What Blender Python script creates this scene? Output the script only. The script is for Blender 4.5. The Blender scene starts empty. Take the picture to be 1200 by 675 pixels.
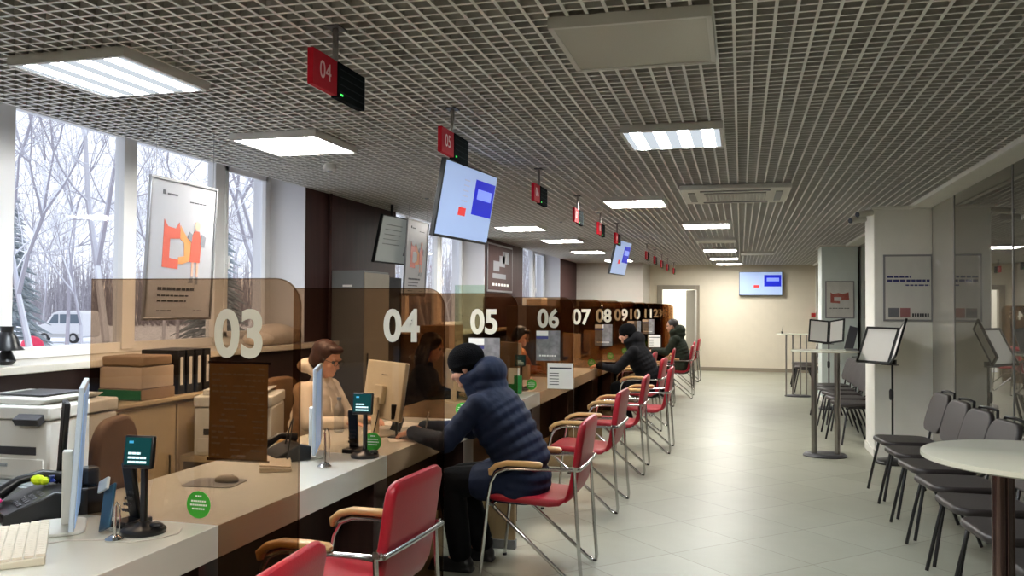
import bpy, bmesh, math, random
from mathutils import Vector, Matrix, Euler, noise
from math import sin, cos, pi, radians
random.seed(7)
S = bpy.context.scene
C = bpy.context.scene.collection

# ------------------------------------------------------------------ materials
def nt(m):
    m.use_nodes = True
    return m.node_tree.nodes, m.node_tree.links
def srgb(r, g, b):
    f = lambda c: (c/255/12.92 if c/255 <= .04045 else ((c/255+.055)/1.055)**2.4)
    return (f(r), f(g), f(b), 1)
def mat(name, col, rough=.5, metal=0, bump=0, bscale=40, var=0, vscale=6, spec=.5, emit=0, ecol=None, coat=0, stretch=None):
    m = bpy.data.materials.new(name); N, L = nt(m); b = N['Principled BSDF']
    col = srgb(*col)
    b.inputs['Base Color'].default_value = col
    b.inputs['Roughness'].default_value = rough
    b.inputs['Metallic'].default_value = metal
    b.inputs['Specular IOR Level'].default_value = spec
    if coat: b.inputs['Coat Weight'].default_value = coat
    if emit:
        b.inputs['Emission Color'].default_value = srgb(*(ecol or (255, 255, 255)))
        b.inputs['Emission Strength'].default_value = emit
    tc = N.new('ShaderNodeTexCoord'); src = tc.outputs['Object']
    if stretch:
        mp = N.new('ShaderNodeMapping'); mp.inputs['Scale'].default_value = stretch
        L.new(src, mp.inputs['Vector']); src = mp.outputs['Vector']
    if var:
        n = N.new('ShaderNodeTexNoise'); n.inputs['Scale'].default_value = vscale; n.inputs['Detail'].default_value = 4
        L.new(src, n.inputs['Vector'])
        r = N.new('ShaderNodeValToRGB')
        r.color_ramp.elements[0].position = .3; r.color_ramp.elements[1].position = .7
        r.color_ramp.elements[0].color = [c*(1-var) for c in col[:3]]+[1]
        r.color_ramp.elements[1].color = [min(1, c*(1+var)) for c in col[:3]]+[1]
        L.new(n.outputs['Fac'], r.inputs['Fac']); L.new(r.outputs['Color'], b.inputs['Base Color'])
    if bump:
        n = N.new('ShaderNodeTexNoise'); n.inputs['Scale'].default_value = bscale
        L.new(src, n.inputs['Vector'])
        bp = N.new('ShaderNodeBump'); bp.inputs['Strength'].default_value = bump; bp.inputs['Distance'].default_value = .01
        L.new(n.outputs['Fac'], bp.inputs['Height']); L.new(bp.outputs['Normal'], b.inputs['Normal'])
    return m
def glassy(name, tint, gloss=.06, grough=.02):
    """a clear or tinted sheet: light passes straight through it, coloured, plus a mirror reflection"""
    m = bpy.data.materials.new(name); N, L = nt(m); N.remove(N['Principled BSDF'])
    out = N['Material Output']; t = N.new('ShaderNodeBsdfTransparent'); g = N.new('ShaderNodeBsdfGlossy')
    t.inputs['Color'].default_value = tint; g.inputs['Roughness'].default_value = grough
    lw = N.new('ShaderNodeLayerWeight'); lw.inputs['Blend'].default_value = .5
    pw = N.new('ShaderNodeMath'); pw.operation = 'POWER'; pw.inputs[1].default_value = 5; L.new(lw.outputs['Facing'], pw.inputs[0])
    f = N.new('ShaderNodeMapRange'); f.inputs[3].default_value = gloss*.5; f.inputs[4].default_value = 1; L.new(pw.outputs[0], f.inputs[0])
    x = N.new('ShaderNodeMixShader'); L.new(f.outputs[0], x.inputs[0]); L.new(t.outputs[0], x.inputs[1]); L.new(g.outputs[0], x.inputs[2])
    L.new(x.outputs[0], out.inputs['Surface'])
    return m
M = {}
M['pillar_blue'] = mat('pillar_blue', (222, 232, 228), .5, var=.02)
M['white_paint'] = mat('white_paint', (240, 238, 230), .6, bump=.05, bscale=60, var=.02)
M['cream_wall'] = mat('cream_wall', (226, 216, 196), .6, bump=.05, bscale=80, var=.02)
M['grey_wall'] = mat('grey_wall', (196, 190, 180), .6, bump=.05, bscale=80, var=.02)
M['grid'] = mat('grid', (196, 193, 187), .6)  # blade sides darker than their caps: side shade put into the colour
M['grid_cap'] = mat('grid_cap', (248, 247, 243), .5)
M['plenum'] = mat('plenum', (92, 86, 80), .9, var=.15, vscale=2)
M['pvc'] = mat('pvc', (232, 232, 232), .3)
M['sill'] = mat('sill', (226, 220, 206), .3, var=.03)
M['reveal'] = mat('reveal', (218, 218, 222), .6)
M['brown_wall'] = mat('brown_wall', (64, 38, 36), .6, spec=.25, var=.18, vscale=3, stretch=(1, 6, .4))
M['dark_wall'] = mat('dark_wall', (52, 30, 32), .5, var=.15, vscale=3)
M['baseboard'] = mat('baseboard', (150, 138, 122), .5)
M['counter_white'] = mat('counter_white', (208, 208, 198), .22, var=.02, vscale=2)
M['modesty'] = mat('modesty', (58, 38, 34), .4, var=.2, vscale=4, stretch=(6, 6, .3))
M['beige_board'] = mat('beige_board', (176, 152, 112), .45, var=.06, vscale=8, stretch=(8, 8, 1))
M['dark_wood'] = mat('dark_wood', (66, 47, 34), .5, var=.15, vscale=5, stretch=(8, 8, 1))
M['desk'] = mat('desk', (190, 172, 140), .4, var=.05)
M['chrome'] = mat('chrome', (205, 205, 205), .16, 1)
M['steel'] = mat('steel', (150, 145, 140), .3, 1)
M['brown_steel'] = mat('brown_steel', (120, 100, 98), .25, .9)
M['red_leather'] = mat('red_leather', (158, 20, 38), .38, bump=.08, bscale=150, var=.06, vscale=5)
M['arm_wood'] = mat('arm_wood', (198, 158, 104), .35, var=.12, vscale=8, stretch=(1, 12, 12))
M['black_fabric'] = mat('black_fabric', (50, 44, 43), .42, spec=.5, bump=.2, bscale=200, var=.08)
M['black_metal'] = mat('black_metal', (22, 22, 24), .35)
M['black_plastic'] = mat('black_plastic', (20, 20, 22), .35, bump=.04, bscale=200)
M['white_plastic'] = mat('white_plastic', (220, 220, 214), .35, var=.02)
M['beige_plastic'] = mat('beige_plastic', (208, 200, 180), .4, var=.03)
M['pale_blue_plastic'] = mat('pale_blue_plastic', (188, 204, 222), .35)
M['key_plastic'] = mat('key_plastic', (226, 216, 198), .4)
M['grey_plastic'] = mat('grey_plastic', (160, 168, 172), .4, var=.03)
M['dark_grey'] = mat('dark_grey', (62, 62, 66), .4)
M['blue_face'] = mat('blue_face', (150, 185, 225), .3, emit=.22, ecol=(150, 190, 240))
M['screen_dark'] = mat('screen_dark', (16, 40, 44), .15, emit=.10, ecol=(30, 150, 150))
M['screen_text'] = mat('screen_text', (200, 230, 235), .4, emit=.7, ecol=(210, 240, 245))
M['screen_blue_line'] = mat('screen_blue_line', (60, 150, 190), .4, emit=.4, ecol=(60, 170, 220))
M['tv_screen'] = mat('tv_screen', (150, 170, 205), .15, emit=.50, ecol=(176, 198, 240))
M['tv_grey'] = mat('tv_grey', (150, 154, 150), .25, emit=.16, ecol=(200, 206, 200))
M['tv_blue'] = mat('tv_blue', (30, 40, 170), .2, emit=.55, ecol=(30, 40, 200))
M['tv_light_blue'] = mat('tv_light_blue', (120, 140, 235), .2, emit=.6, ecol=(140, 160, 255))
M['tv_red'] = mat('tv_red', (220, 60, 60), .2, emit=.5, ecol=(230, 60, 60))
M['tv_line'] = mat('tv_line', (170, 175, 200), .2, emit=.45, ecol=(175, 180, 210))
M['paper'] = mat('paper', (232, 230, 224), .7)
M['ink'] = mat('ink', (60, 60, 66), .7)
M['blue_ink'] = mat('blue_ink', (52, 56, 120), .6)
M['brown_paper'] = mat('brown_paper', (150, 132, 100), .7, var=.12, vscale=12)  # paper of the panel notice, its unlit side darkened in the colour
M['brown_ink'] = mat('brown_ink', (98, 84, 64), .7)
M['poster_bg'] = mat('poster_bg', (164, 164, 168), .3, var=.02)
M['poster_red'] = mat('poster_red', (190, 90, 74), .4, var=.05)
M['poster_orange'] = mat('poster_orange', (214, 140, 86), .4)
M['poster_skin'] = mat('poster_skin', (214, 164, 140), .5)
M['poster_grey'] = mat('poster_grey', (120, 122, 128), .5)
M['alu'] = mat('alu', (150, 150, 152), .35, .7)
M['sign_red'] = mat('sign_red', (180, 18, 36), .7, spec=.2, emit=.02, ecol=(190, 20, 40))
M['sign_black'] = mat('sign_black', (24, 28, 30), .95, spec=.05)
M['sign_grey_line'] = mat('sign_grey_line', (44, 50, 52), .9, spec=.05)
M['sign_pink'] = mat('sign_pink', (235, 190, 190), .4)
M['green_led'] = mat('green_led', (60, 230, 90), .4, emit=1.5, ecol=(60, 255, 90))
M['number_white'] = mat('number_white', (206, 202, 186), .5)
M['sticker_green'] = mat('sticker_green', (58, 156, 44), .4)
M['green'] = mat('green', (20, 124, 56), .45)
M['skin'] = mat('skin', (214, 160, 134), .5, bump=.05, bscale=120, var=.05, vscale=12)
M['hair_brown'] = mat('hair_brown', (66, 38, 30), .5, bump=.6, bscale=60, var=.3, vscale=30, stretch=(1, 1, .25))
M['hair_dark'] = mat('hair_dark', (26, 20, 20), .5, bump=.6, bscale=60, var=.3, vscale=30, stretch=(1, 1, .25))
M['hair_grey'] = mat('hair_grey', (64, 58, 54), .6, bump=.6, bscale=60, var=.3, vscale=30)
M['hoodie'] = mat('hoodie', (226, 214, 198), .85, bump=.3, bscale=30, var=.05)
M['hoodie_cord'] = mat('hoodie_cord', (240, 232, 220), .8)
M['orange_cloth'] = mat('orange_cloth', (212, 140, 70), .8, bump=.3, bscale=30, var=.08)
M['navy'] = mat('navy', (17, 28, 52), .75, spec=.25, bump=.35, bscale=22, var=.15, vscale=8)
M['black_cloth'] = mat('black_cloth', (7, 7, 9), .85, spec=.15, bump=.3, bscale=40)
M['knit'] = mat('knit', (7, 7, 9), .95, spec=.1, bump=.8, bscale=160)
M['black_jacket'] = mat('black_jacket', (10, 10, 14), .85, spec=.2, bump=.35, bscale=22)
M['green_jacket'] = mat('green_jacket', (46, 52, 42), .85, spec=.2, bump=.35, bscale=22, var=.12)
M['shoe'] = mat('shoe', (14, 14, 16), .4)
M['carton'] = mat('carton', (160, 134, 106), .7, var=.07)
M['carton_side'] = mat('carton_side', (206, 186, 166), .7, var=.05)
M['box_green'] = mat('box_green', (30, 112, 62), .6)
M['cabinet_grey'] = mat('cabinet_grey', (112, 112, 112), .45, var=.03)
M['cabinet_beige'] = mat('cabinet_beige', (148, 138, 122), .45, var=.03)
M['office_chair'] = mat('office_chair', (112, 84, 56), .7, var=.1)
M['neon_yellow'] = mat('neon_yellow', (214, 240, 30), .6)
M['neon_pink'] = mat('neon_pink', (240, 40, 140), .6)
M['pin_blue'] = mat('pin_blue', (30, 60, 150), .4)
M['teal_phone'] = mat('teal_phone', (30, 76, 100), .3)
M['pink_note'] = mat('pink_note', (240, 200, 190), .7)
M['white_bag'] = mat('white_bag', (224, 214, 206), .5, bump=.8, bscale=12, var=.08)
M['cable_white'] = mat('cable_white', (200, 194, 186), .5)
M['table_top'] = mat('table_top', (222, 222, 206), .18, var=.02)
M['red_box'] = mat('red_box', (186, 40, 40), .5)
M['snow'] = mat('snow', (236, 240, 248), .8, var=.03, vscale=.3)
M['van_white'] = mat('van_white', (224, 224, 226), .35)
M['van_lower'] = mat('van_lower', (190, 190, 190), .5)
M['van_glass'] = mat('van_glass', (96, 110, 122), .15)
M['tyre'] = mat('tyre', (50, 50, 54), .8)
M['pink_red'] = mat('pink_red', (226, 40, 84), .5)
M['smoke_white'] = mat('smoke_white', (214, 212, 206), .5)
M['far_door'] = mat('far_door', (172, 168, 158), .4)
M['door_frame'] = mat('door_frame', (150, 140, 124), .4)
M['camera_white'] = mat('camera_white', (206, 204, 196), .4)
M['cap_blue'] = mat('cap_blue', (120, 130, 150), .5)
M['thatch'] = mat('thatch', (176, 172, 178), .9, var=.2, vscale=3)

M['pane'] = glassy('window_pane', (.97, .985, 1, 1), .05)
M['brown_glass'] = glassy('brown_tinted_acrylic', (.68, .565, .455, 1), .045)
M['glass_edge'] = glassy('acrylic_edge', (.62, .56, .50, 1), .1)
M['clear_plastic'] = glassy('clear_plastic', (.90, .93, .95, 1), .1)
M['clear_film'] = glassy('clear_film', (.96, .96, .96, 1), .14, .08)

# floor: pale glossy stone tiles laid on the diagonal
def floor_mat():
    m = bpy.data.materials.new('floor_tiles'); N, L = nt(m); b = N['Principled BSDF']
    tc = N.new('ShaderNodeTexCoord'); mp = N.new('ShaderNodeMapping'); mp.inputs['Rotation'].default_value = (0, 0, radians(45))
    L.new(tc.outputs['Object'], mp.inputs['Vector'])
    br = N.new('ShaderNodeTexBrick'); br.offset = 0; br.inputs['Scale'].default_value = 1
    br.inputs['Brick Width'].default_value = .6; br.inputs['Row Height'].default_value = .6
    br.inputs['Mortar Size'].default_value = .0035; br.inputs['Mortar Smooth'].default_value = .3
    br.inputs['Color1'].default_value = srgb(166, 167, 152); br.inputs['Color2'].default_value = srgb(157, 157, 141); br.inputs['Mortar'].default_value = srgb(122, 118, 106)
    L.new(mp.outputs[0], br.inputs['Vector'])
    n = N.new('ShaderNodeTexNoise'); n.inputs['Scale'].default_value = 2.2; n.inputs['Detail'].default_value = 6; n.inputs['Roughness'].default_value = .65
    L.new(mp.outputs[0], n.inputs['Vector'])
    mx = N.new('ShaderNodeMix'); mx.data_type = 'RGBA'; mx.blend_type = 'MULTIPLY'; mx.inputs['Factor'].default_value = 1
    r = N.new('ShaderNodeValToRGB'); r.color_ramp.elements[0].position = .3; r.color_ramp.elements[1].position = .72
    r.color_ramp.elements[0].color = (.84, .83, .80, 1); r.color_ramp.elements[1].color = (1, 1, 1, 1)
    L.new(n.outputs['Fac'], r.inputs[0]); L.new(br.outputs['Color'], mx.inputs[6]); L.new(r.outputs[0], mx.inputs[7])
    L.new(mx.outputs[2], b.inputs['Base Color'])
    b.inputs['Roughness'].default_value = .3
    rr = N.new('ShaderNodeMapRange'); rr.inputs[3].default_value = .33; rr.inputs[4].default_value = .48; b.inputs['Specular IOR Level'].default_value = .5
    L.new(n.outputs['Fac'], rr.inputs[0]); L.new(rr.outputs[0], b.inputs['Roughness'])
    return m
M['floor'] = floor_mat()

# luminaire diffusers: four bright tube bands behind the prismatic sheet
def lamp_mat(name, col, hi, lo):
    m = bpy.data.materials.new(name); N, L = nt(m); N.remove(N['Principled BSDF'])
    e = N.new('ShaderNodeEmission'); e.inputs['Color'].default_value = srgb(*col)
    tc = N.new('ShaderNodeTexCoord'); sx = N.new('ShaderNodeSeparateXYZ'); L.new(tc.outputs['Object'], sx.inputs[0])
    a = N.new('ShaderNodeMath'); a.operation = 'MULTIPLY'; a.inputs[1].default_value = 2*pi/.14; L.new(sx.outputs[0], a.inputs[0])
    c = N.new('ShaderNodeMath'); c.operation = 'COSINE'; L.new(a.outputs[0], c.inputs[0])
    r = N.new('ShaderNodeMapRange'); r.inputs[1].default_value = .2; r.inputs[2].default_value = -1; r.inputs[3].default_value = lo; r.inputs[4].default_value = hi
    r.interpolation_type = 'SMOOTHSTEP'
    L.new(c.outputs[0], r.inputs[0]); L.new(r.outputs[0], e.inputs['Strength']); L.new(e.outputs[0], N['Material Output'].inputs['Surface'])
    return m
M['lamp_cool'] = lamp_mat('lamp_cool', (236, 246, 255), 105, .62)
M['lamp_warm'] = lamp_mat('lamp_warm', (255, 252, 245), 84, 28)
M['lamp_off'] = mat('lamp_off', (186, 184, 172), .35, bump=.2, bscale=300)

# dark tinted mirror-like partition glass
def dark_glass(name, base, ior, rough=.015):
    m = bpy.data.materials.new(name); N, L = nt(m); b = N['Principled BSDF']
    b.inputs['Base Color'].default_value = srgb(*base); b.inputs['Roughness'].default_value = rough
    b.inputs['IOR'].default_value = ior
    return m
M['dark_glass'] = dark_glass('dark_glass', (86, 82, 72), 1.8)
M['clear_glass'] = dark_glass('clear_glass', (150, 146, 136), 2.3)

def bark_mat():
    m = bpy.data.materials.new('snowy_bark'); N, L = nt(m); b = N['Principled BSDF']; b.inputs['Roughness'].default_value = .9
    g = N.new('ShaderNodeNewGeometry'); s = N.new('ShaderNodeSeparateXYZ'); L.new(g.outputs['Normal'], s.inputs[0])
    r = N.new('ShaderNodeValToRGB'); r.color_ramp.elements[0].position = .45; r.color_ramp.elements[1].position = .62
    r.color_ramp.elements[0].color = srgb(166, 162, 170); r.color_ramp.elements[1].color = srgb(240, 243, 250)
    a = N.new('ShaderNodeMapRange'); a.inputs[1].default_value = -1; a.inputs[2].default_value = 1
    L.new(s.outputs[2], a.inputs[0]); L.new(a.outputs[0], r.inputs[0]); L.new(r.outputs[0], b.inputs['Base Color'])
    return m
M['bark'] = bark_mat()
M['spruce'] = mat('spruce', (150, 160, 164), .9, var=.35, vscale=4)

# ------------------------------------------------------------------ mesh tools
class MB:
    def __init__(s): s.v = []; s.f = []; s.mi = []; s.cur = 0
    def add(s, vs, fs, mi=None):
        o = len(s.v); s.v += [tuple(v) for v in vs]; s.f += [tuple(i+o for i in f) for f in fs]; s.mi += [s.cur if mi is None else mi]*len(fs); return s
    def box(s, x0, x1, y0, y1, z0, z1, mi=None):
        return s.add([(x, y, z) for x in (x0, x1) for y in (y0, y1) for z in (z0, z1)],
                     [(0, 1, 3, 2), (4, 6, 7, 5), (0, 4, 5, 1), (2, 3, 7, 6), (0, 2, 6, 4), (1, 5, 7, 3)], mi)
    def obox(s, c, size, rot=(0, 0, 0), mi=None):
        R = Euler(rot).to_matrix(); c = Vector(c); h = Vector(size)/2
        return s.add([c+R@Vector((x*h.x, y*h.y, z*h.z)) for x in (-1, 1) for y in (-1, 1) for z in (-1, 1)],
                     [(0, 1, 3, 2), (4, 6, 7, 5), (0, 4, 5, 1), (2, 3, 7, 6), (0, 2, 6, 4), (1, 5, 7, 3)], mi)
    def tube(s, pts, r, n=8, mi=None, cap=True):
        pts = [Vector(p) for p in pts]; k = len(pts)
        rs = r if isinstance(r, (list, tuple)) else [r]*k
        vs = []; up = None
        for i, p in enumerate(pts):
            t = (pts[min(i+1, k-1)]-pts[max(i-1, 0)]).normalized()
            if up is None:
                up = t.orthogonal().normalized()
            up = (up - t*up.dot(t)); up = up.normalized() if up.length > 1e-6 else t.orthogonal().normalized()
            w = t.cross(up)
            vs += [p+rs[i]*(cos(2*pi*j/n)*up+sin(2*pi*j/n)*w) for j in range(n)]
        fs = [(i*n+j, i*n+(j+1) % n, (i+1)*n+(j+1) % n, (i+1)*n+j) for i in range(k-1) for j in range(n)]
        if cap: fs += [tuple(range(n))[::-1], tuple((k-1)*n+j for j in range(n))]
        return s.add(vs, fs, mi)
    def lathe(s, prof, n=24, c=(0, 0, 0), sx=1, sy=1, mi=None):
        vs = [(c[0]+r*sx*cos(2*pi*j/n), c[1]+r*sy*sin(2*pi*j/n), c[2]+z) for r, z in prof for j in range(n)]
        k = len(prof)
        fs = [(i*n+j, i*n+(j+1) % n, (i+1)*n+(j+1) % n, (i+1)*n+j) for i in range(k-1) for j in range(n)]
        fs += [tuple(range(n))[::-1], tuple((k-1)*n+j for j in range(n))]
        return s.add(vs, fs, mi)
    def prism(s, poly, a, b, axis='z', mi=None):
        """poly in the plane across axis (x: (y,z), y: (x,z), z: (x,y)), extruded from a to b"""
        n = len(poly)
        P = {'x': lambda p, t: (t, p[0], p[1]), 'y': lambda p, t: (p[0], t, p[1]), 'z': lambda p, t: (p[0], p[1], t)}[axis]
        vs = [P(p, a) for p in poly]+[P(p, b) for p in poly]
        fs = [tuple(range(n))[::-1], tuple(range(n, 2*n))]+[(i, (i+1) % n, n+(i+1) % n, n+i) for i in range(n)]
        return s.add(vs, fs, mi)
    def ball(s, c, r, n=14, m=9, rot=None, mi=None):
        r = (r, r, r) if isinstance(r, (int, float)) else r
        R = Euler(rot).to_matrix() if rot else Matrix.Identity(3); c = Vector(c)
        vs = [c+R@Vector((0, 0, r[2]))]
        for i in range(1, m):
            a = pi*i/m
            vs += [c+R@Vector((r[0]*sin(a)*cos(2*pi*j/n), r[1]*sin(a)*sin(2*pi*j/n), r[2]*cos(a))) for j in range(n)]
        vs.append(c+R@Vector((0, 0, -r[2])))
        fs = [(0, 1+j, 1+(j+1) % n) for j in range(n)]
        fs += [(1+(i-1)*n+j, 1+i*n+j, 1+i*n+(j+1) % n, 1+(i-1)*n+(j+1) % n) for i in range(1, m-1) for j in range(n)]
        e = 1+(m-1)*n; b = 1+(m-2)*n
        fs += [(b+(j+1) % n, b+j, e) for j in range(n)]
        return s.add(vs, fs, mi)
    def cap(s, p0, p1, r0, r1, n=12, mi=None):
        """tapered capsule"""
        p0, p1 = Vector(p0), Vector(p1); d = (p1-p0).normalized()
        pts = [p0-d*r0*.95, p0-d*r0*.7, p0-d*r0*.35, p0, p1, p1+d*r1*.35, p1+d*r1*.7, p1+d*r1*.95]
        rs = [r0*.25, r0*.71, r0*.94, r0, r1, r1*.94, r1*.71, r1*.25]
        return s.tube(pts, rs, n, mi)
    def xf(s, Mx):
        s.v = [tuple(Mx@Vector(v)) for v in s.v]; return s
    def build(s, name, mats, parent=None, smooth=False, bevel=0, seg=2, loc=None, rot=None):
        me = bpy.data.meshes.new(name); me.from_pydata(s.v, [], s.f)
        if not isinstance(mats, (list, tuple)): mats = [mats]
        for m in mats: me.materials.append(M[m] if isinstance(m, str) else m)
        for p, i in zip(me.polygons, s.mi): p.material_index = i; p.use_smooth = smooth
        bm = bmesh.new(); bm.from_mesh(me); bmesh.ops.recalc_face_normals(bm, faces=bm.faces); bm.to_mesh(me); bm.free()
        me.update()
        o = bpy.data.objects.new(name, me); C.objects.link(o)
        if parent: o.parent = parent
        if loc: o.location = loc
        if rot: o.rotation_euler = rot
        if bevel:
            b = o.modifiers.new('edge', 'BEVEL'); b.width = bevel; b.segments = seg; b.limit_method = 'ANGLE'; b.angle_limit = radians(40)
            for p in me.polygons: p.use_smooth = True
        if smooth or bevel:
            try: me.set_sharp_from_angle(angle=radians(45))
            except Exception: pass
        return o
def tag(o, label=None, cat=None, group=None, kind=None):
    if label: o['label'] = label
    if cat: o['category'] = cat
    if group: o['group'] = group
    if kind: o['kind'] = kind
    return o
def thing(name, label, cat, loc=(0, 0, 0), rz=0, group=None):
    o = bpy.data.objects.new(name, None); C.objects.link(o); o.empty_display_size = .05
    o.location = loc; o.rotation_euler = (0, 0, rz)
    return tag(o, label, cat, group)
def struct(o): o['kind'] = 'structure'; return o
def dup(r, loc=None, rz=None, label=None, group=None):
    c = r.copy(); C.objects.link(c)
    if loc is not None: c.location = loc
    if rz is not None: c.rotation_euler = (0, 0, rz)
    if label: c['label'] = label
    if group: c['group'] = group
    for ch in list(r.children):
        d = ch.copy(); C.objects.link(d); d.parent = c
        for g in list(ch.children):
            e = g.copy(); C.objects.link(e); e.parent = d
    return c
def blob(mb, name, m, parent, voxel=.008, smooth=3):
    o = mb.build(name, m, parent, smooth=True)
    r = o.modifiers.new('skin', 'REMESH'); r.mode = 'VOXEL'; r.voxel_size = voxel; r.use_smooth_shade = True
    if smooth:
        s = o.modifiers.new('soft', 'SMOOTH'); s.iterations = smooth; s.factor = .6
    return o
def text(s, size, m, parent=None, name='lettering', mx=None, depth=.001, fat=0, sx=1, spacing=1):
    """letters standing in the XZ plane facing -Y, centred on the origin, then moved by mx"""
    cu = bpy.data.curves.new(name, 'FONT'); cu.body = s; cu.size = size; cu.offset = fat; cu.extrude = depth; cu.align_x = 'CENTER'; cu.align_y = 'CENTER'
    cu.resolution_u = 6; cu.space_character = spacing
    t = bpy.data.objects.new(name, cu); C.objects.link(t)
    me = bpy.data.meshes.new_from_object(t.evaluated_get(bpy.context.evaluated_depsgraph_get()))
    bpy.data.objects.remove(t)
    A = (mx or Matrix.Identity(4)) @ Matrix.Rotation(pi/2, 4, 'X') @ Matrix.Diagonal((sx, 1, 1, 1))
    me.transform(A); me.materials.clear(); me.materials.append(M[m] if isinstance(m, str) else m)
    o = bpy.data.objects.new(name, me); C.objects.link(o)
    if parent: o.parent = parent
    return o
def rrect(w, h, r, n=5, cx=0, cy=0, corners=(1, 1, 1, 1)):
    """rounded rectangle outline, corners: br, tr, tl, bl"""
    out = []
    for k, (sx, sy) in enumerate(((1, -1), (1, 1), (-1, 1), (-1, -1))):
        if not corners[k]: out.append((cx+sx*w/2, cy+sy*h/2)); continue
        ox, oy = cx+sx*(w/2-r), cy+sy*(h/2-r); a0 = (-pi/2, 0, pi/2, pi)[k]
        out += [(ox+r*cos(a0+pi/2*i/n), oy+r*sin(a0+pi/2*i/n)) for i in range(n+1)]
    return out
T = Matrix.Translation
def RZ(a): return Matrix.Rotation(a, 4, 'Z')

# ------------------------------------------------------------------ the room
CZ = 2.64
XL, XG, YF = -3.85, 1.92, 22.0
struct(MB().box(-4.6, 6, -3, 24, -.1, 0).build('floor', 'floor'))
# open cell ceiling: 75 mm lattice of painted blades
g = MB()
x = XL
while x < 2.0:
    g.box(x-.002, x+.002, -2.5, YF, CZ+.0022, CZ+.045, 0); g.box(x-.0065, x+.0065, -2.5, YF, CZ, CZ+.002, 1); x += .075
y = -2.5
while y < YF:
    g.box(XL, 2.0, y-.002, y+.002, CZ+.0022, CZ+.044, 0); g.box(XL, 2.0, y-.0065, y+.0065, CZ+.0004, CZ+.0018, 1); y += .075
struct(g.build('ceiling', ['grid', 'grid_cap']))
struct(MB().box(-4.6, 2.6, -3, 24, 3.05, 3.15).build('ceiling_slab', 'plenum'))
struct(MB().box(1.72, XG+.02, -2.5, YF, CZ-.02, CZ+.05).box(1.70, 1.735, -2.5, YF, CZ-.035, CZ+.06).build('trim_1', 'white_paint', bevel=.004))
# window wall
WIN = [(2.9, 7.04), (9.15, 12.7), (15.1, 18.45)]
WB, WT = 1.22, 2.80
def left_wall():
    edges = [-3.0]
    piers = [(-3.0, 2.9), (7.04, 9.15), (12.7, 15.1), (18.45, 20.4)]
    w = MB()
    for a, b in piers: w.box(-4.36, XL, a, b, WB, 3.05)
    struct(w.build('wall_left', ['brown_wall']))
    # pale plaster on the window reveals
    r = MB()
    for a, b in WIN:
        r.box(-4.38, XL+.002, b-.012, b-.0005, WB, 2.99); r.box(-4.38, XL+.002, a+.0005, a+.012, WB, 2.99); r.box(-4.45, XL, a+.012, b-.012, WT, 3.04)
    struct(r.build('trim_2', 'reveal'))
    struct(MB().box(-4.45, XL, -3, 20.4, 0, WB-.05).build('wall_under_windows', 'dark_wall'))
    struct(MB().box(-4.34, XL+.10, 3.3, 20.4, WB-.048, WB-.002).build('trim_window_sill', 'sill', bevel=.006))
left_wall()
for k, (a, b) in enumerate(WIN):
    fr = MB(); xa, xb = -4.26, -4.20
    L = b-a-.024; a0 = a+.012
    n = 3; fw = .07
    fr.box(xa, xb, a0, a0+fw, WB, WT).box(xa, xb, b-.012-fw, b-.012, WB, WT).box(xa, xb, a0, b-.012, WB, WB+fw).box(xa, xb, a0, b-.012, WT-fw, WT)
    cuts = [a0+L*.36, a0+L*.72] if k == 0 else [a0+L*.34, a0+L*.68]
    if k == 0: cuts = [4.075, 5.14, 6.22]
    for c in cuts: fr.box(xa-.01, xb+.012, c-.065, c+.065, WB+.02, WT-.02)
    # opening sash of the last bay
    e0, e1 = cuts[-1]+.065, b-.012-fw
    fr.box(xb-.02, xb+.02, e0, e0+.045, WB+fw, WT-fw).box(xb-.02, xb+.02, e1-.045, e1, WB+fw, WT-fw).box(xb-.02, xb+.02, e0, e1, WB+fw, WB+fw+.045).box(xb-.02, xb+.02, e0, e1, WT-fw-.045, WT-fw)
    w = struct(fr.build('window_%d' % (k+1), 'pvc', bevel=.004))
    p = MB(); p.box(-4.235, -4.231, a0+fw, b-.012-fw, WB+fw, WT-fw); p.build('pane', 'pane', w)
    h = MB(); h.box(xb+.02, xb+.035, e0+.01, e0+.035, 1.9, 1.95).box(xb+.035, xb+.05, e0+.015, e0+.03, 1.86, 1.97); h.build('handle', 'pvc', w, bevel=.003)
# rear wall (behind the viewpoint), far walls, wall behind the dark glass
struct(MB().box(-4.45, 2.5, -3.0, -2.6, 0, 3.05).build('wall_back', 'cream_wall'))
struct(MB().box(-4.45, -2.25, 20.4, 22.2, 0, 3.05).build('wall_far_left', 'grey_wall'))
fw_ = MB()
fw_.box(-2.25, -2.0, YF, YF+.15, 0, 3.05).box(-1.06, 2.6, YF, YF+.15, 0, 3.05).box(-2.0, -1.06, YF, YF+.15, 2.06, 3.05)
struct(fw_.build('wall_far', 'cream_wall'))
struct(MB().box(-2.25, -2.06, YF-.012, YF-.0005, 0, .09).box(-1.0, 1.9, YF-.014, YF-.0005, 0, .09).build('baseboard_far', 'baseboard'))
struct(MB().box(-4.4, -2.24, 20.38, 20.399, 0, .09).build('baseboard_far_left', 'baseboard'))
df = MB(); df.box(-2.06, -1.93, YF-.03, YF+.16, 0, 2.14).box(-1.1, -1.0, YF-.03, YF+.16, 0, 2.14).box(-1.93, -1.1, YF-.03, YF+.16, 2.03, 2.14)
d1 = struct(df.build('door_1', 'door_frame', bevel=.006))
lf = MB(); lf.obox((-1.19, YF-.28, 1.01), (.045, .62, 2.0), (0, 0, radians(24))); lf.build('door_leaf', 'far_door', d1, bevel=.004)
hd = MB(); hd.tube([(-1.40, YF-.50, 1.0), (-1.45, YF-.50, 1.0), (-1.42, YF-.40, 1.0)], .01); hd.build('handle', 'chrome', d1, smooth=True)
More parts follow.
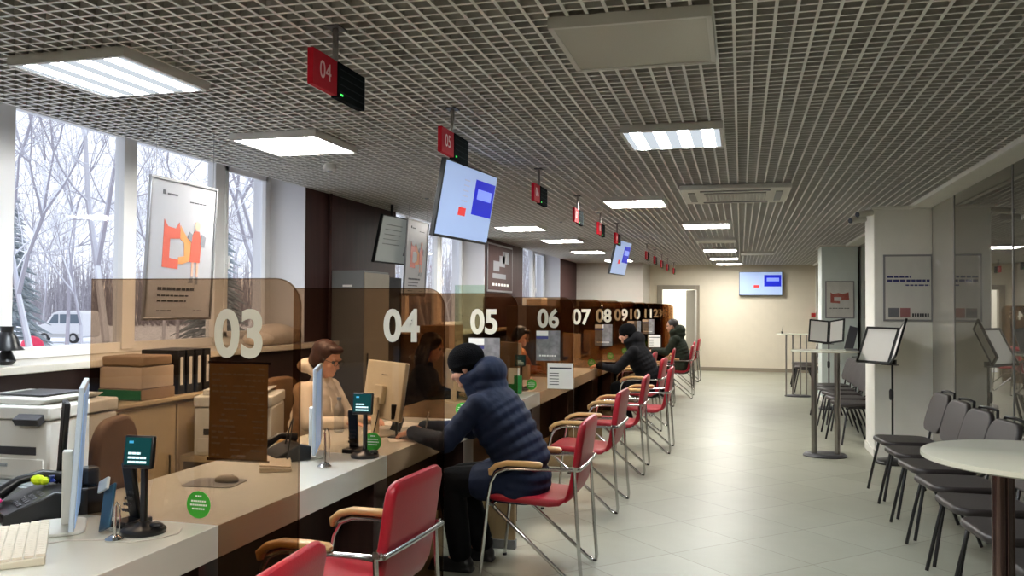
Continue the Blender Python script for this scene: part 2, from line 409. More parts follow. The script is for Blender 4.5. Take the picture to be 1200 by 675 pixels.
# lobby beyond the door
lb = MB(); lb.box(-3.2, -.2, 24.3, 24.4, 0, 3.05).box(-3.3, -3.2, 22.2, 24.4, 0, 3.05).box(-.2, -.1, 22.2, 24.4, 0, 3.05)
struct(lb.build('wall_lobby', 'white_paint'))
# pillars
for k, (x0, x1, y0, y1, m) in enumerate(((1.36, 1.97, 9.7, 10.35, 'white_paint'), (1.32, 1.90, 15.3, 15.95, 'pillar_blue'))):
    p = MB(); p.box(x0, x1, y0, y1, 0, CZ+.05)
    o = struct(p.build('wall_pillar_%d' % (k+1), m, bevel=.01))
    c = MB(); c.box(x0-.03, x1+.03, y0-.03, y1+.03, CZ-.035, CZ-.001); struct(c.build('trim_pillar_%d' % (k+1), 'white_paint', bevel=.008))
    b = MB(); b.box(x0-.012, x1+.0, y0-.012, y0-.0005, 0, .08).box(x0-.012, x0-.0005, y0, y1, 0, .08); struct(b.build('baseboard_pillar_%d' % (k+1), 'white_paint'))
# glass partition, one sheet per bay with slim joints
seams = [-2.6, -1.2, .2, 1.5, 2.9, 4.25, 5.6, 6.95, 8.72]
for i in range(len(seams)-1):
    a, b = seams[i], seams[i+1]
    o = MB().box(XG, XG+.012, a+.006, b-.006, .06, CZ-.02).build('wall_right_glass', 'dark_glass'); struct(o)
struct(MB().box(XG+.002, XG+.014, 8.726, 9.69, .06, CZ-.02).build('wall_right_glass', 'clear_glass'))
for a, b in ((10.36, 12.8), (12.8, 15.29), (15.96, 18.9), (18.9, 21.99)):
    struct(MB().box(XG, XG+.012, a+.005, b-.005, .06, CZ-.02).build('wall_right_glass', 'dark_glass'))
j = MB()
for s_ in seams[1:] + [12.8, 18.9]: j.box(XG-.006, XG+.02, s_-.005, s_+.005, .06, CZ-.02)
struct(j.build('trim_3', 'alu'))
struct(MB().box(XG-.015, XG+.03, -2.6, 9.69, 0, .06).box(XG-.015, XG+.03, 10.36, 15.29, 0, .06).box(XG-.015, XG+.03, 15.96, 21.99, 0, .06).build('baseboard_right', 'alu'))
struct(MB().box(2.3, 2.5, -3, 22, 0, 3.05).build('wall_right', 'grey_wall'))
struct(MB().box(-3.9, XL-.0, -2.6, -2.59, 0, .01).build('baseboard_left', 'baseboard'))
# pipe on far wall
o = MB().tube([(1.78, YF-.03, .1), (1.78, YF-.03, 2.6)], .022, 8).tube([(1.83, YF-.03, .1), (1.83, YF-.03, 2.6)], .012, 8).build('trim_pipe', 'white_paint', smooth=True); struct(o)
tag(MB().box(1.66, 1.76, YF-.06, YF-.001, 1.36, 1.46).build('fire_call_box', 'red_box', bevel=.006), 'small red box fixed to the far cream wall beside the pipe', 'call box')

# ------------------------------------------------------------------ ceiling fittings
def light(x, y, m, label, w=.6, name='ceiling_light'):
    t = thing(name, label, 'ceiling light', (x, y, CZ-.045), 0, None)
    f = MB(); f.box(-.30, .30, -.30, -.28, 0, .043).box(-.30, .30, .28, .30, 0, .043).box(-.30, -.28, -.28, .28, 0, .043).box(.28, .30, -.28, .28, 0, .043).box(-.28, .28, -.28, .28, .03, .043)
    f.build('frame', 'smoke_white', t)
    MB().box(-.28, .28, -.28, .28, .004, .012).build('diffuser', m, t)
    return t
LI = [(-2.80, 3.31, 'lamp_cool', 'square ceiling light with four bright tubes nearest the window wall'),
      (-2.82, 5.02, 'lamp_warm', 'glowing square ceiling light between the windows and the sign reading 05'),
      (-.40, 5.36, 'lamp_cool', 'square ceiling light with bright tube bands just beyond the unlit panel'),
      (-1.02, 8.60, 'lamp_warm', 'glowing ceiling light just before the air conditioning cassette'),
      (-.42, 11.10, 'lamp_warm', 'glowing ceiling light next beyond the air conditioning cassette'),
      (-.36, 15.85, 'lamp_warm', 'small distant ceiling light just past the far unlit one'),
      (-.34, 18.5, 'lamp_warm', 'distant ceiling light, second before the far wall on the aisle'),
      (-.26, 20.7, 'lamp_warm', 'distant ceiling light right before the far wall television'),
      (-2.84, 11.0, 'lamp_warm', 'glowing ceiling light over the desks near the sign reading 08'),
      (-2.72, 13.2, 'lamp_warm', 'ceiling light over the desks between two others in the row'),
      (-2.78, 15.9, 'lamp_warm', 'ceiling light over the desks just before the farther hanging television'),
      (-2.62, 18.9, 'lamp_warm', 'distant ceiling light seen beside the farther hanging television'),
      ]
for x, y, m, l in LI: light(x, y, m, l)
light(-.40, 3.40, 'lamp_off', 'unlit square ceiling light panel with a grey diffuser, nearest overhead')
light(-.37, 13.7, 'lamp_off', 'unlit grey ceiling light panel far along the aisle')
light(.30, 17.0, 'lamp_off', 'unlit narrow ceiling panel near the far wall beside the lit row')
light(-.4, 1.1, 'lamp_warm', 'glowing ceiling light over the near aisle outside the view'); light(-2.8, 0, 'lamp_warm', 'glowing ceiling light over the desks outside the view')  # unseen lamps added to light the near end of the room
# cassette air conditioner
ac = thing('ceiling_air_conditioner', 'white square ceiling cassette air conditioner with a slotted grille', 'air conditioner', (-.05, 8.14, CZ-.05))
f = MB(); f.prism(rrect(.95, 1.05, .05), 0, .045); f.build('panel', 'smoke_white', ac, bevel=.01)
gr = MB(); gr.box(-.27, .27, -.27, .27, -.006, -.001)
gr.build('grille', 'cabinet_grey', ac)
sl = MB()
for i in range(16): sl.box(-.265, .265, -.262+i*.034, -.248+i*.034, -.012, -.0065)
for i in range(17): sl.box(-.268+i*.0325, -.26+i*.0325, -.265, .265, -.013, -.0065)
sl.build('grille_bars', 'smoke_white', ac)
for i, (x0, x1, y0, y1) in enumerate(((-.30, .30, -.43, -.37), (-.30, .30, .37, .43), (-.41, -.35, -.32, .32), (.35, .41, -.32, .32))):
    MB().box(x0, x1, y0, y1, -.007, -.001).build('air_slot', 'dark_grey', ac)
# round ceiling speakers / detectors
for x, y, l in ((-3.05, 5.95, 'small white round smoke detector under the ceiling near the brown wall'), (-2.9, 7.65, 'small round smoke detector under the ceiling beside the hanging television'), (-2.1, 10.1, 'small round smoke detector between the far ceiling lights'), (-1.5, 9.2, 'small round smoke detector on the ceiling above the number signs')):
    t = thing('smoke_detector', l, 'smoke detector', (x, y, CZ-.05))
    MB().lathe([(.03, 0), (.05, .012), (.052, .03), (.05, .049)], 20).build('housing', 'smoke_white', t, smooth=True)
    MB().lathe([(.012, -.012), (.02, -.006), (.022, 0)], 12).build('sensor', 'grey_plastic', t, smooth=True)

# number signs
PY = {3: 2.74, 4: 4.27, 5: 5.80, 6: 7.88, 7: 9.60, 8: 11.25, 9: 12.95, 10: 14.6, 11: 16.9, 12: 17.9, 13: 18.8, 14: 19.6, 15: 20.2}
SY = {4: 2.82, 5: 4.22, 6: 6.3, 7: 7.95, 8: 9.35, 9: 10.7, 10: 14.3, 11: 15.7, 12: 17.1, 13: 18.5, 14: 20.3}
for n, y in SY.items():
    t = thing('number_sign', 'hanging red and black sign reading %02d' % n, 'sign', (-1.53, y, 2.37), 0, 'counter number signs')
    MB().box(-.012, .012, 0, .195, 0, .135).build('red_plate', 'sign_red', t, bevel=.002)
    d = MB().box(-.016, .016, .197, .44, -.005, .135).build('display', 'sign_black', t, bevel=.002)
    l = MB()
    for i in range(4): l.box(.0162, .0168, .215, .425, .018+i*.03, .022+i*.03)
    l.build('text_lines', 'sign_grey_line', d)
    MB().box(.0162, .018, .215, .235, .006, .012).build('led', 'green_led', d)
    MB().tube([(0, .2, .13), (0, .2, CZ-2.375)], .012, 8).build('stem', 'steel', t, smooth=True)
    MB().box(-.03, .03, .16, .24, CZ-2.375, CZ-2.370).build('ceiling_plate', 'dark_grey', t)
    A = T((.0125, .098, .068)) @ RZ(pi/2)
    text('%02d' % n, .095, 'sign_pink', t, 'digits', A, .0005)

# hanging screens
def flat_tv(name, label, near, far_dir, w, h, tilt, grey=False, hang=True):
    """near: upper corner nearest the viewer; far_dir: unit (x,y) along the top edge; tilt: bottom pushed back"""
    ux = Vector((far_dir[0], far_dir[1], 0)).normalized(); nrm = Vector((ux.y, -ux.x, 0))   # faces the aisle
    up = (Vector((0, 0, 1))*cos(tilt)+nrm*sin(tilt)).normalized(); n2 = ux.cross(up).normalized()
    top = Vector(near); c = top+ux*w/2-up*h/2
    R = Matrix((ux, -n2, up)).transposed().to_4x4()   # local x: width, -y: screen side, z: up
    t = bpy.data.objects.new(name, None); C.objects.link(t); t.matrix_world = T(c)@R; tag(t, label, 'television')
    MB().box(-w/2, w/2, .0, .035, -h/2, h/2).build('case', 'black_plastic', t, bevel=.004)
    sc = MB().box(-w/2+.012, w/2-.012, -.003, -.0005, -h/2+.018, h/2-.012).build('screen', 'tv_grey' if grey else 'tv_screen', t)
    if not grey:
        MB().box(w*.08, w*.47, -.005, -.0035, -h*.12, h*.36).build('blue_window', 'tv_blue', sc)
        MB().box(w*.14, w*.42, -.0065, -.0055, h*.1, h*.24).build('blue_highlight', 'tv_light_blue', sc)
        MB().box(-w*.16, -w*.03, -.005, -.0035, -h*.17, -h*.06).build('red_tile', 'tv_red', sc)
        m = MB()
        for i in range(6): m.box(-w*.13, -w*.03, -.005, -.0035, h*(.30-.07*i), h*(.315-.07*i))
        m.build('text_rows', 'tv_line', sc)
    else:
        m = MB()
        for i in range(5): m.box(-w*.4, -w*.02, -.005, -.0035, h*(.30-.1*i), h*(.315-.1*i))
        m.build('text_rows', 'cabinet_grey', sc)
        m = MB(); m.prism([(w*.12, -h*.3), (w*.28, -h*.3), (w*.30, -h*.02), (w*.24, h*.2), (w*.2, h*.2), (w*.14, 0)], -.005, -.0035, 'y'); m.build('picture', 'dark_grey', sc)
    if hang:
        Mi = (T(c)@R).inverted()
        a = c - n2*0.05; b = Vector((a.x-.05, a.y, CZ))
        m = MB(); m.tube([Mi@(c-n2*.037), Mi@(a+Vector((-.05, 0, .0))), Mi@b], .016, 8); m.obox(Mi@(c-n2*.045), (.2, .02, .15)); m.build('ceiling_bracket', 'black_metal', t)
    return t
flat_tv('hanging_television', 'lit television hanging tilted from the ceiling behind the sign reading 05', (-1.90, 5.37, 2.55), (.1, .87), .90, .53, radians(10))
flat_tv('hanging_television', 'narrow looking lit television hanging far down the row of number signs', (-1.75, 12.5, 2.57), (.1, .87), .90, .53, radians(13))
flat_tv('hanging_television', 'grey television hanging before the second window above the grey cabinet', (-3.5, 8.0, 2.49), (.1, .9), .90, .50, radians(12), grey=True)
flat_tv('wall_television', 'lit television fixed high on the far cream wall', (-.04, YF-.12, 2.47), (1, 0), 1.03, .59, 0, hang=False)

# ------------------------------------------------------------------ hung and framed posters
def poster_art(w, h, P, col=True):
    """flat inks of the notice: red bracket shape, standing figure, rows of text; all on the sheet's face"""
    m = MB(); m.prism([(-.30*w, .08*h), (-.30*w, .22*h), (-.24*w, .17*h), (-.12*w, .16*h), (-.07*w, .21*h), (-.05*w, .14*h), (-.04*w, .09*h), (-.20*w, .08*h), (-.20*w, -.06*h), (-.06*w, -.07*h), (-.06*w, -.14*h), (-.30*w, -.13*h)], -.003, -.0015, 'y')
    m.build('red_emblem', 'poster_red', P)
    m = MB(); m.prism([(-.05*w, .19*h), (.06*w, .10*h), (.12*w, .08*h), (.13*w, -.07*h), (0, -.10*h), (-.06*w, -.10*h), (-.06*w, -.05*h), (.03*w, -.04*h), (.02*w, .06*h), (-.05*w, .09*h)], -.003, -.0015, 'y')
    m.build('orange_emblem', 'poster_orange', P)
    m = MB(); m.prism([(.12*w, -.08*h), (.13*w, .10*h), (.17*w, .16*h), (.25*w, .16*h), (.29*w, .08*h), (.28*w, -.08*h)], -.0045, -.0032, 'y')
    m.build('figure_dress', 'poster_red', P)
    m = MB(); m.prism([(.17*w+.045*w*(1+cos(a)), .2*h+.035*h*sin(a)) for a in [i*pi/6 for i in range(12)]], -.0045, -.0032, 'y')
    m.prism([(.15*w, -.20*h), (.15*w, -.08*h), (.18*w, -.08*h), (.18*w, -.20*h)], -.0045, -.0032, 'y'); m.prism([(.23*w, -.20*h), (.23*w, -.08*h), (.26*w, -.08*h), (.26*w, -.20*h)], -.0045, -.0032, 'y')
    m.build('figure_skin', 'poster_skin', P)
    m = MB(); m.prism([(.06*w, .10*h), (.09*w, .15*h), (.14*w, .13*h), (.13*w, .07*h)], -.006, -.0047, 'y'); m.prism([(.27*w, .06*h), (.29*w, .14*h), (.36*w, .12*h), (.34*w, .04*h)], -.006, -.0047, 'y')
    m.prism([(.10*w, -.24*h), (.15*w, -.19*h), (.18*w, -.19*h), (.18*w, -.24*h)], -.006, -.0047, 'y'); m.prism([(.22*w, -.25*h), (.23*w, -.19*h), (.26*w, -.19*h), (.26*w, -.25*h)], -.006, -.0047, 'y')
    m.build('figure_details', 'poster_grey', P)
    m = MB(); rows = [(-.34, .22, -.30, .022), (-.34, .14, -.345, .012), (-.34, .10, -.385, .012), (-.34, -.12, -.455, .008), (.22, .36, -.455, .006), (-.34, -.3, .40, .03), (-.27, -.12, .40, .012), (.08, .34, .37, .008)]
    for a, b, z, t in rows:
        xx = a
        while xx < b:
            e = min(b, xx+random.uniform(.04, .09)); m.box(xx*w, e*w, -.003, -.0015, z*h, (z+t)*h); xx = e+.015
    m.build('print', 'ink', P)
def hung_poster(label, loc, ux, w, h, tilt, frame='alu', string=True, name='hanging_poster', cat='poster'):
    ux = Vector((ux[0], ux[1], 0)).normalized(); nrm = Vector((ux.y, -ux.x, 0))
    up = Vector((0, 0, 1))*cos(tilt)+nrm*sin(tilt); n2 = ux.cross(up)
    t = bpy.data.objects.new(name, None); C.objects.link(t); t.matrix_world = T(loc)@Matrix((ux, -n2, up)).transposed().to_4x4(); tag(t, label, cat)
    b = MB().box(-w/2, w/2, -.001, .006, -h/2, h/2).build('sheet', 'poster_bg', t)
    poster_art(w, h, b)
    f = MB(); e = .016
    f.box(-w/2-e, w/2+e, -.008, .012, h/2, h/2+e).box(-w/2-e, w/2+e, -.008, .012, -h/2-e, -h/2).box(-w/2-e, -w/2, -.008, .012, -h/2, h/2).box(w/2, w/2+e, -.008, .012, -h/2, h/2)
    f.build('frame', frame, t, bevel=.002)
    if string:
        s_ = MB()
        Mi = t.matrix_world.inverted()
        for q in (-w*.45, w*.45):
            p = t.matrix_world@Vector((q, 0, h/2+e)); s_.tube([Mi@p, Mi@Vector((p.x, p.y, CZ))], .0015, 5)
        s_.build('hanging_wire', 'alu', t)
    return t
hung_poster('framed poster with a red emblem hanging in front of the first window', (-3.21, 4.39, 1.875), (0, 1), .60, .79, radians(3), 'alu')
hung_poster('framed poster with a red emblem hanging behind the grey television at the second window', (-3.42, 8.72, 2.08), (0, 1), .60, .79, radians(3), 'alu')

# dark poster on the second brown pier
t = thing('wall_poster', 'dark brown framed poster with pale blocks on the brown wall between windows', 'poster', (XL+.003, 13.55, 2.16))
MB().box(0, .02, -.75, .75, -.36, .42).build('frame', 'alu', t, bevel=.003)
MB().box(.02, .024, -.72, .72, -.33, .39).build('sheet', 'brown_wall', t)
m = MB(); [m.box(.0242, .0255, a, b, c, d) for a, b, c, d in ((-.45, -.1, -.02, .14), (-.1, .25, .06, .24), (.1, .5, .12, .32), (-.5, .3, -.14, -.06))]
m.build('pale_blocks', 'poster_grey', t)
m = MB(); [m.box(.0242, .0255, -.5+i*.17, -.38+i*.17, -.26, -.22) for i in range(6)]
m.build('caption', 'paper', t)

def pillar_poster(label, x0, x1, z0, z1, y, style):
    t = thing('pillar_poster', label, 'poster', ((x0+x1)/2, y, (z0+z1)/2)); w, h = x1-x0, z1-z0
    MB().box(-w/2, w/2, -.012, -.0005, -h/2, h/2).build('frame', 'alu', t, bevel=.002)
    b = MB().box(-w/2+.02, w/2-.02, -.0145, -.0125, -h/2+.02, h/2-.02).build('sheet', 'paper', t)
    if style:
        m = MB()
        for a, c, z, k in ((-.42, .05, .15, .03), (-.42, .43, .09, .035), (-.05, .43, .03, .02)):
            xx = a
            while xx < c:
                e = min(c, xx+random.uniform(.06, .12)); m.box(xx*w, e*w, -.0165, -.015, z*h, (z+k)*h); xx = e+.02
        m.build('blue_lines', 'blue_ink', b)
        m = MB().box(-.40*w, -.18*w, -.0165, -.015, -.44*h, -.30*h); m.build('grey_block', 'poster_grey', b)
        m = MB().box(-.16*w, .04*w, -.0165, -.015, -.44*h, -.30*h); m.build('red_block', mat('dull_red', (170, 110, 112), .5), b)
        m = MB()
        for i in range(7): m.box((.08+i*.05)*w, (.115+i*.05)*w, -.0165, -.015, -.43*h, -.38*h)
        m.build('caption', 'ink', b)
    else:
        sub = bpy.data.objects.new('art', None)
        m = MB(); m.prism([(-.32*w, .02*h), (-.32*w, .2*h), (-.24*w, .15*h), (-.05*w, .18*h), (.1*w, .15*h), (.3*w, .2*h), (.32*w, .0), (.05*w, -.02*h), (.05*w, .07*h), (-.2*w, .07*h), (-.2*w, -.03*h), (0, -.04*h), (0, -.1*h), (-.32*w, -.08*h)], -.0165, -.015, 'y')
        bpy.data.objects.remove(sub)
        m.build('red_emblem', 'poster_red', b)
        m = MB(); [m.box((-.35+i*.1)*w, (-.28+i*.1)*w, -.0165, -.015, -.24*h, -.22*h) for i in range(7)]; m.build('caption', 'ink', b)
    # loose rumpled clear film over it
    f = MB(); nx, ny = 16, 20
    vs = [(-w/2+.015+(w-.03)*i/nx, -.020-.006*noise.noise(Vector((i*.35, j_*.35, x0*7)))-.002, -h/2+.015+(h-.03)*j_/ny) for j_ in range(ny+1) for i in range(nx+1)]
    f.add(vs, [(j_*(nx+1)+i, j_*(nx+1)+i+1, (j_+1)*(nx+1)+i+1, (j_+1)*(nx+1)+i) for j_ in range(ny) for i in range(nx)])
    f.build('clear_cover', 'clear_film', t, smooth=True)
    return t
pillar_poster('framed notice with dark blue lines on the nearer white pillar', 1.45, 1.93, 1.43, 2.13, 9.699, 1)
pillar_poster('framed red emblem poster on the farther white pillar', 1.38, 1.84, 1.40, 2.03, 15.299, 0)

# ------------------------------------------------------------------ counter, panels
YE = 20.36
ct = thing('service_counter', 'long white service counter running under the numbered brown panels', 'counter', (0, 0, 0))
MB().box(-2.62, -1.84, 1.0, YE, .63, .75).build('worktop', 'counter_white', ct, bevel=.003)
MB().box(-2.14, -2.10, 1.0, YE, .03, .63).build('modesty_panel', 'modesty', ct)
MB().box(-2.16, -2.085, 1.0, YE, 0, .10).build('plinth', 'beige_board', ct)
for n, y in PY.items():
    MB().box(-2.60, -1.9, y-.02, y+.02, .0, .628).build('leg_panel', 'modesty', ct)
tag(MB().box(-1.78, -1.40, 5.32, 5.36, 0.05, .40).box(-1.78, -1.395, 5.315, 5.365, 0, .06, 1).build('floor_box', ['beige_board', 'cabinet_grey'], bevel=.003), 'beige board with grey foot standing on the floor beside the navy jacket customer', 'board')

for n, y in PY.items():
    t = thing('divider_panel', 'brown tinted upright divider panel numbered %02d' % n, 'partition', (0, y, 0), 0, 'numbered divider panels')
    th = .006
    out = [(-2.40, .752), (-1.832, .752), (-1.832, .06), (-1.51, .06)]
    R_ = .10
    out += [(-1.51-R_+R_*cos(a), 1.65-R_+R_*sin(a)) for a in [i*pi/2/8 for i in range(9)]]
    out += [(-2.40, 1.65)]
    MB().prism(out, -th/2, th/2, 'y').build('sheet', 'brown_glass', t)
    e = MB(); pr = [(x_, 0, z_) for x_, z_ in out[3:]]
    for a, b in zip(pr[:-1], pr[1:]):
        a, b = Vector(a), Vector(b); d = (b-a).normalized(); nn = Vector((d.z, 0, -d.x))*.004
        e.add([a+nn*.1+Vector((0, -th/2-.0004, 0)), b+nn*.1+Vector((0, -th/2-.0004, 0)), b-nn+Vector((0, -th/2-.0004, 0)), a-nn+Vector((0, -th/2-.0004, 0))], [(0, 1, 2, 3)])
    e.build('polished_edge', 'glass_edge', t)
    text('%02d' % n, .235, 'number_white', t, 'number', T((-1.755, -th/2-.002, 1.44)), .0008, .007, .88)
    # green round sticker
    stn = MB().prism([(-1.915+.05*cos(i*pi/12), .822+.05*sin(i*pi/12)) for i in range(24)], -th/2-.002, -th/2-.0005, 'y').build('sticker', 'sticker_green', t)
    m = MB()
    for i, (hw, zz) in enumerate(((.012, .850), (.03, .832), (.034, .818), (.026, .804))):
        k = -hw
        while k < hw: m.box(-1.915+k, -1.915+k+.006, -th/2-.0032, -th/2-.0022, zz, zz+.006); k += .009
    m.build('sticker_print', 'paper', stn)
    ft = MB(); ft.box(-1.56, -1.52, -.03, .03, 0, .05); ft.build('floor_foot', 'steel', t, bevel=.003)
    if n == 3:
        q = MB().box(-1.882, -1.642, .0035, .0055, .99, 1.34).build('notice', 'brown_paper', t)
        m = MB()
        for i in range(16):
            zz = 1.325-i*.021; xx = -1.87
            while xx < -1.655:
                e_ = min(-1.655, xx+random.uniform(.012, .045))
                if random.random() < .75: m.box(xx, e_, .0025+.0002, .0034, zz-.007, zz)
                xx = e_+.006
        m.build('notice_text', 'brown_ink', q)
        tp = MB(); tp.box(-1.89, -1.632, .0015+.0018, .0036, .985, .995).box(-1.89, -1.632, .0033, .0036, 1.338, 1.347); tp.build('tape', 'glass_edge', q)
    if n in (5, 6, 8, 10, 11):
        q = MB().box(-1.87, -1.64, -th/2-.003, -th/2-.001, 1.05, 1.335).build('advert', mat('advert_grey%d' % n, (120, 118, 120), .5, var=.4, vscale=18), t)
        MB().box(-1.87, -1.755, -th/2-.0045, -th/2-.0032, 1.255, 1.28).build('advert_blue', 'tv_blue' if False else 'blue_ink', q)
        MB().box(-1.868, -1.755, -th/2-.0045, -th/2-.0032, 1.285, 1.33).build('advert_white', 'paper', q)
        m = MB(); [m.box(-1.84+i*.024, -1.823+i*.024, -th/2-.0045, -th/2-.0032, 1.09, 1.105) for i in range(7)]; m.build('advert_text', 'paper', q)
    if n in (6, 11):
        q = MB().box(-1.76, -1.515, -th/2-.003, -th/2-.001, .79, 1.03).build('white_notice', 'paper', t)
        m = MB(); m.box(-1.74, -1.53, -th/2-.0045, -th/2-.0032, .975, .99)
        for i in range(5): m.box(-1.74, -1.65, -th/2-.0045, -th/2-.0032, .93-.026*i, .937-.026*i)
        m.build('notice_text', 'ink', q)

# ------------------------------------------------------------------ red visitor chairs
RC = None
def red_chair(loc, rz, label):
    global RC
    if RC: return dup(RC, loc, rz, label)
    t = RC = thing('visitor_chair', label, 'chair', loc, rz, 'red visitor chairs along the counter')
    # seat pad and backrest, rounded slabs following one bent shell
    def slab(path, thick, w, nm):
        m = MB(); n = len(path); P = [Vector((p[0], 0, p[1])) for p in path]
        sec = rrect(w, thick, thick*.48, 4)
        vs = []
        for i, p in enumerate(P):
            tg = (P[min(i+1, n-1)]-P[max(i-1, 0)]).normalized(); nr = Vector((-tg.z, 0, tg.x))
            e = min(1, .82+.18*min(i, n-1-i)/1.5); e2 = .45 if i in (0, n-1) else (.85 if i in (1, n-2) else 1)
            vs += [p+Vector((0, a*e, 0))+nr*b*e2 for a, b in sec]
        k = len(sec)
        fs = [(i*k+j, i*k+(j+1) % k, (i+1)*k+(j+1) % k, (i+1)*k+j) for i in range(n-1) for j in range(k)]+[tuple(range(k)), tuple((n-1)*k+j for j in range(k))]
        m.add(vs, fs); return m.build(nm, 'red_leather', t, smooth=True)
    slab([(.255, .455), (.24, .462), (.20, .466), (.1, .462), (0, .455), (-.1, .45), (-.155, .452), (-.19, .468)], .045, .46, 'seat')
    slab([(-.185, .455), (-.215, .49), (-.235, .54), (-.25, .62), (-.262, .70), (-.276, .80), (-.288, .87), (-.293, .895), (-.295, .91)], .045, .45, 'backrest')
    for s in (-1, 1):
        y = s*.265
        f = MB()
        f.tube([(.285, y, .008), (.262, y, .25), (.24, y, .47), (.222, y, .56), (.19, y, .615), (.13, y, .64), (.0, y, .645), (-.15, y, .65), (-.262, y, .652)], .0105, 8)
        f.build('front_leg', 'chrome', t, smooth=True)
        f = MB()
        f.tube([(-.255, y, .66), (-.268, y, .45), (-.285, y, .2), (-.297, y, .05), (-.293, y, .018), (-.27, y, .014), (-.245, y, .03), (.0, y*.98, .24), (.2, y*.93, .41), (.225, y*.85, .43), (.225, y*.4, .43), (.225, 0, .43)], .0105, 8)
        f.build('rear_leg', 'chrome', t, smooth=True)
        f = MB(); f.tube([(-.285, y, .008), (-.285, y, .022)], .014, 8); f.tube([(.285, y, .0), (.285, y, .014)], .014, 8); f.build('glide', 'black_plastic', t)
        a = MB(); pa = [(.225, .600), (.222, .628), (.19, .655), (.13, .672), (.02, .674), (-.06, .672), (-.075, .668)]
        sec = rrect(.052, .03, .013, 3); vs = []; P = [Vector((p[0], y, p[1])) for p in pa]; n = len(P)
        for i, p in enumerate(P):
            tg = (P[min(i+1, n-1)]-P[max(i-1, 0)]).normalized(); nr = Vector((-tg.z, 0, tg.x)); e = .55 if i in (0, n-1) else 1
            vs += [p+Vector((0, q*e, 0))+nr*b*e for q, b in sec]
        k = len(sec); a.add(vs, [(i*k+j, i*k+(j+1) % k, (i+1)*k+(j+1) % k, (i+1)*k+j) for i in range(n-1) for j in range(k)]+[tuple(range(k)), tuple((n-1)*k+j for j in range(k))])
        a.build('armrest', 'arm_wood', t, smooth=True)
        b = MB(); b.tube([(-.262, y, .652), (-.275, y*.99, .654), (-.285, y*.86, .655)], .012, 8); b.obox((-.262, y, .66), (.03, .022, .02)); b.build('bracket', 'chrome', t, smooth=True)
    MB().tube([(-.288, -.265, .655), (-.292, 0, .655), (-.288, .265, .655)], .0105, 8).build('back_bar', 'chrome', t, smooth=True)
    MB().tube([(.228, -.25, .432), (.228, .25, .432)], .0105, 8).build('cross_bar', 'chrome', t, smooth=True)
    return t
chairs = [
    (-1.40, 1.93, pi+.05, 'red visitor chair nearest of the row, only its back top showing'),
    (-1.50, 3.12, pi-.06, 'empty red visitor chair pulled up at the booth beyond panel 03'),
    (-1.145, 4.93, pi, 'red visitor chair under the customer in the navy puffer jacket'),
    (-1.18, 6.70, pi-.03, 'empty red visitor chair directly behind the navy jacket customer'),
    (-1.16, 8.22, pi+.02, 'empty red visitor chair before panel 07, third behind the navy jacket'),
    (-1.02, 9.48, pi, 'empty red visitor chair standing farthest out before the black jacket customer'),
    (-1.24, 11.15, pi-.05, 'red visitor chair under the customer in the black jacket'),
    (-1.50, 12.6, pi, 'empty red visitor chair just beyond the black jacket customer'),
    (-1.32, 13.9, pi+.04, 'empty red visitor chair before the customer in the green jacket'),
    (-1.10, 15.3, pi, 'red visitor chair under the customer in the green jacket'),
    (-1.16, 17.0, pi+.03, 'empty red visitor chair just beyond the green jacket customer'),
    (-1.14, 18.6, pi-.03, 'empty red visitor chair farthest down the row near the far door'),
]
for x_, y_, rz, l in chairs: red_chair((x_, y_, 0), rz, l)

# ------------------------------------------------------------------ black waiting chairs
BC = None
def black_chair(loc, rz, label, group):
    global BC
    if BC: return dup(BC, loc, rz, label, group)
    t = BC = thing('waiting_chair', label, 'chair', loc, rz, group)
    poly = [(x_, y_) for x_, y_ in rrect(.43, .46, .10, 6)]
    poly = [(x_, y_*(1.0 if x_ > 0 else .93)) for x_, y_ in poly]
    MB().prism(poly, .435, .478, 'z').build('seat', 'black_fabric', t, bevel=.016, seg=3)
    b = MB(); sec = rrect(.41, .32, .09, 6); n = len(sec)
    # gently curved back pad
    nx = 9; vs = []; fs = []
    for side in (0, 1):
        for a, z in sec: vs.append((-.245-.035*cos(a*3.2)+side*.038 - (z)*.30, a, .70+z))
    b.add(vs, [tuple(range(n)), tuple(range(2*n-1, n-1, -1))]+[(i, (i+1) % n, n+(i+1) % n, n+i) for i in range(n)])
    b.build('backrest', 'black_fabric', t, bevel=.013, seg=3)
    for s in (-1, 1):
        y = s*.215
        MB().tube([(.23, s*.255, .005), (.19, s*.235, .22), (.152, y, .41), (.13, y, .425), (-.16, y, .425)], .0115, 8).build('front_leg', 'black_metal', t, smooth=True)
        MB().tube([(-.235, s*.25, .005), (-.155, s*.232, .21), (-.08, y, .41)], .0115, 8).build('rear_leg', 'black_metal', t, smooth=True)
    bf = MB(); bf.tube([(.08, -.20, .428), (-.2, -.2, .43), (-.25, -.2, .46), (-.27, -.2, .56), (-.325, -.185, .80), (-.345, -.14, .868), (-.35, 0, .875), (-.345, .14, .868), (-.325, .185, .80), (-.27, .2, .56), (-.25, .2, .46), (-.2, .2, .43), (.08, .2, .428)], .011, 8)
    bf.build('back_frame', 'black_metal', t, smooth=True)
    MB().tube([(.13, -.215, .425), (.13, .215, .425)], .01, 8).tube([(-.13, -.215, .425), (-.13, .215, .425)], .01, 8).build('seat_bar', 'black_metal', t, smooth=True)
    return t
gl = 'black waiting chairs along the dark glass'
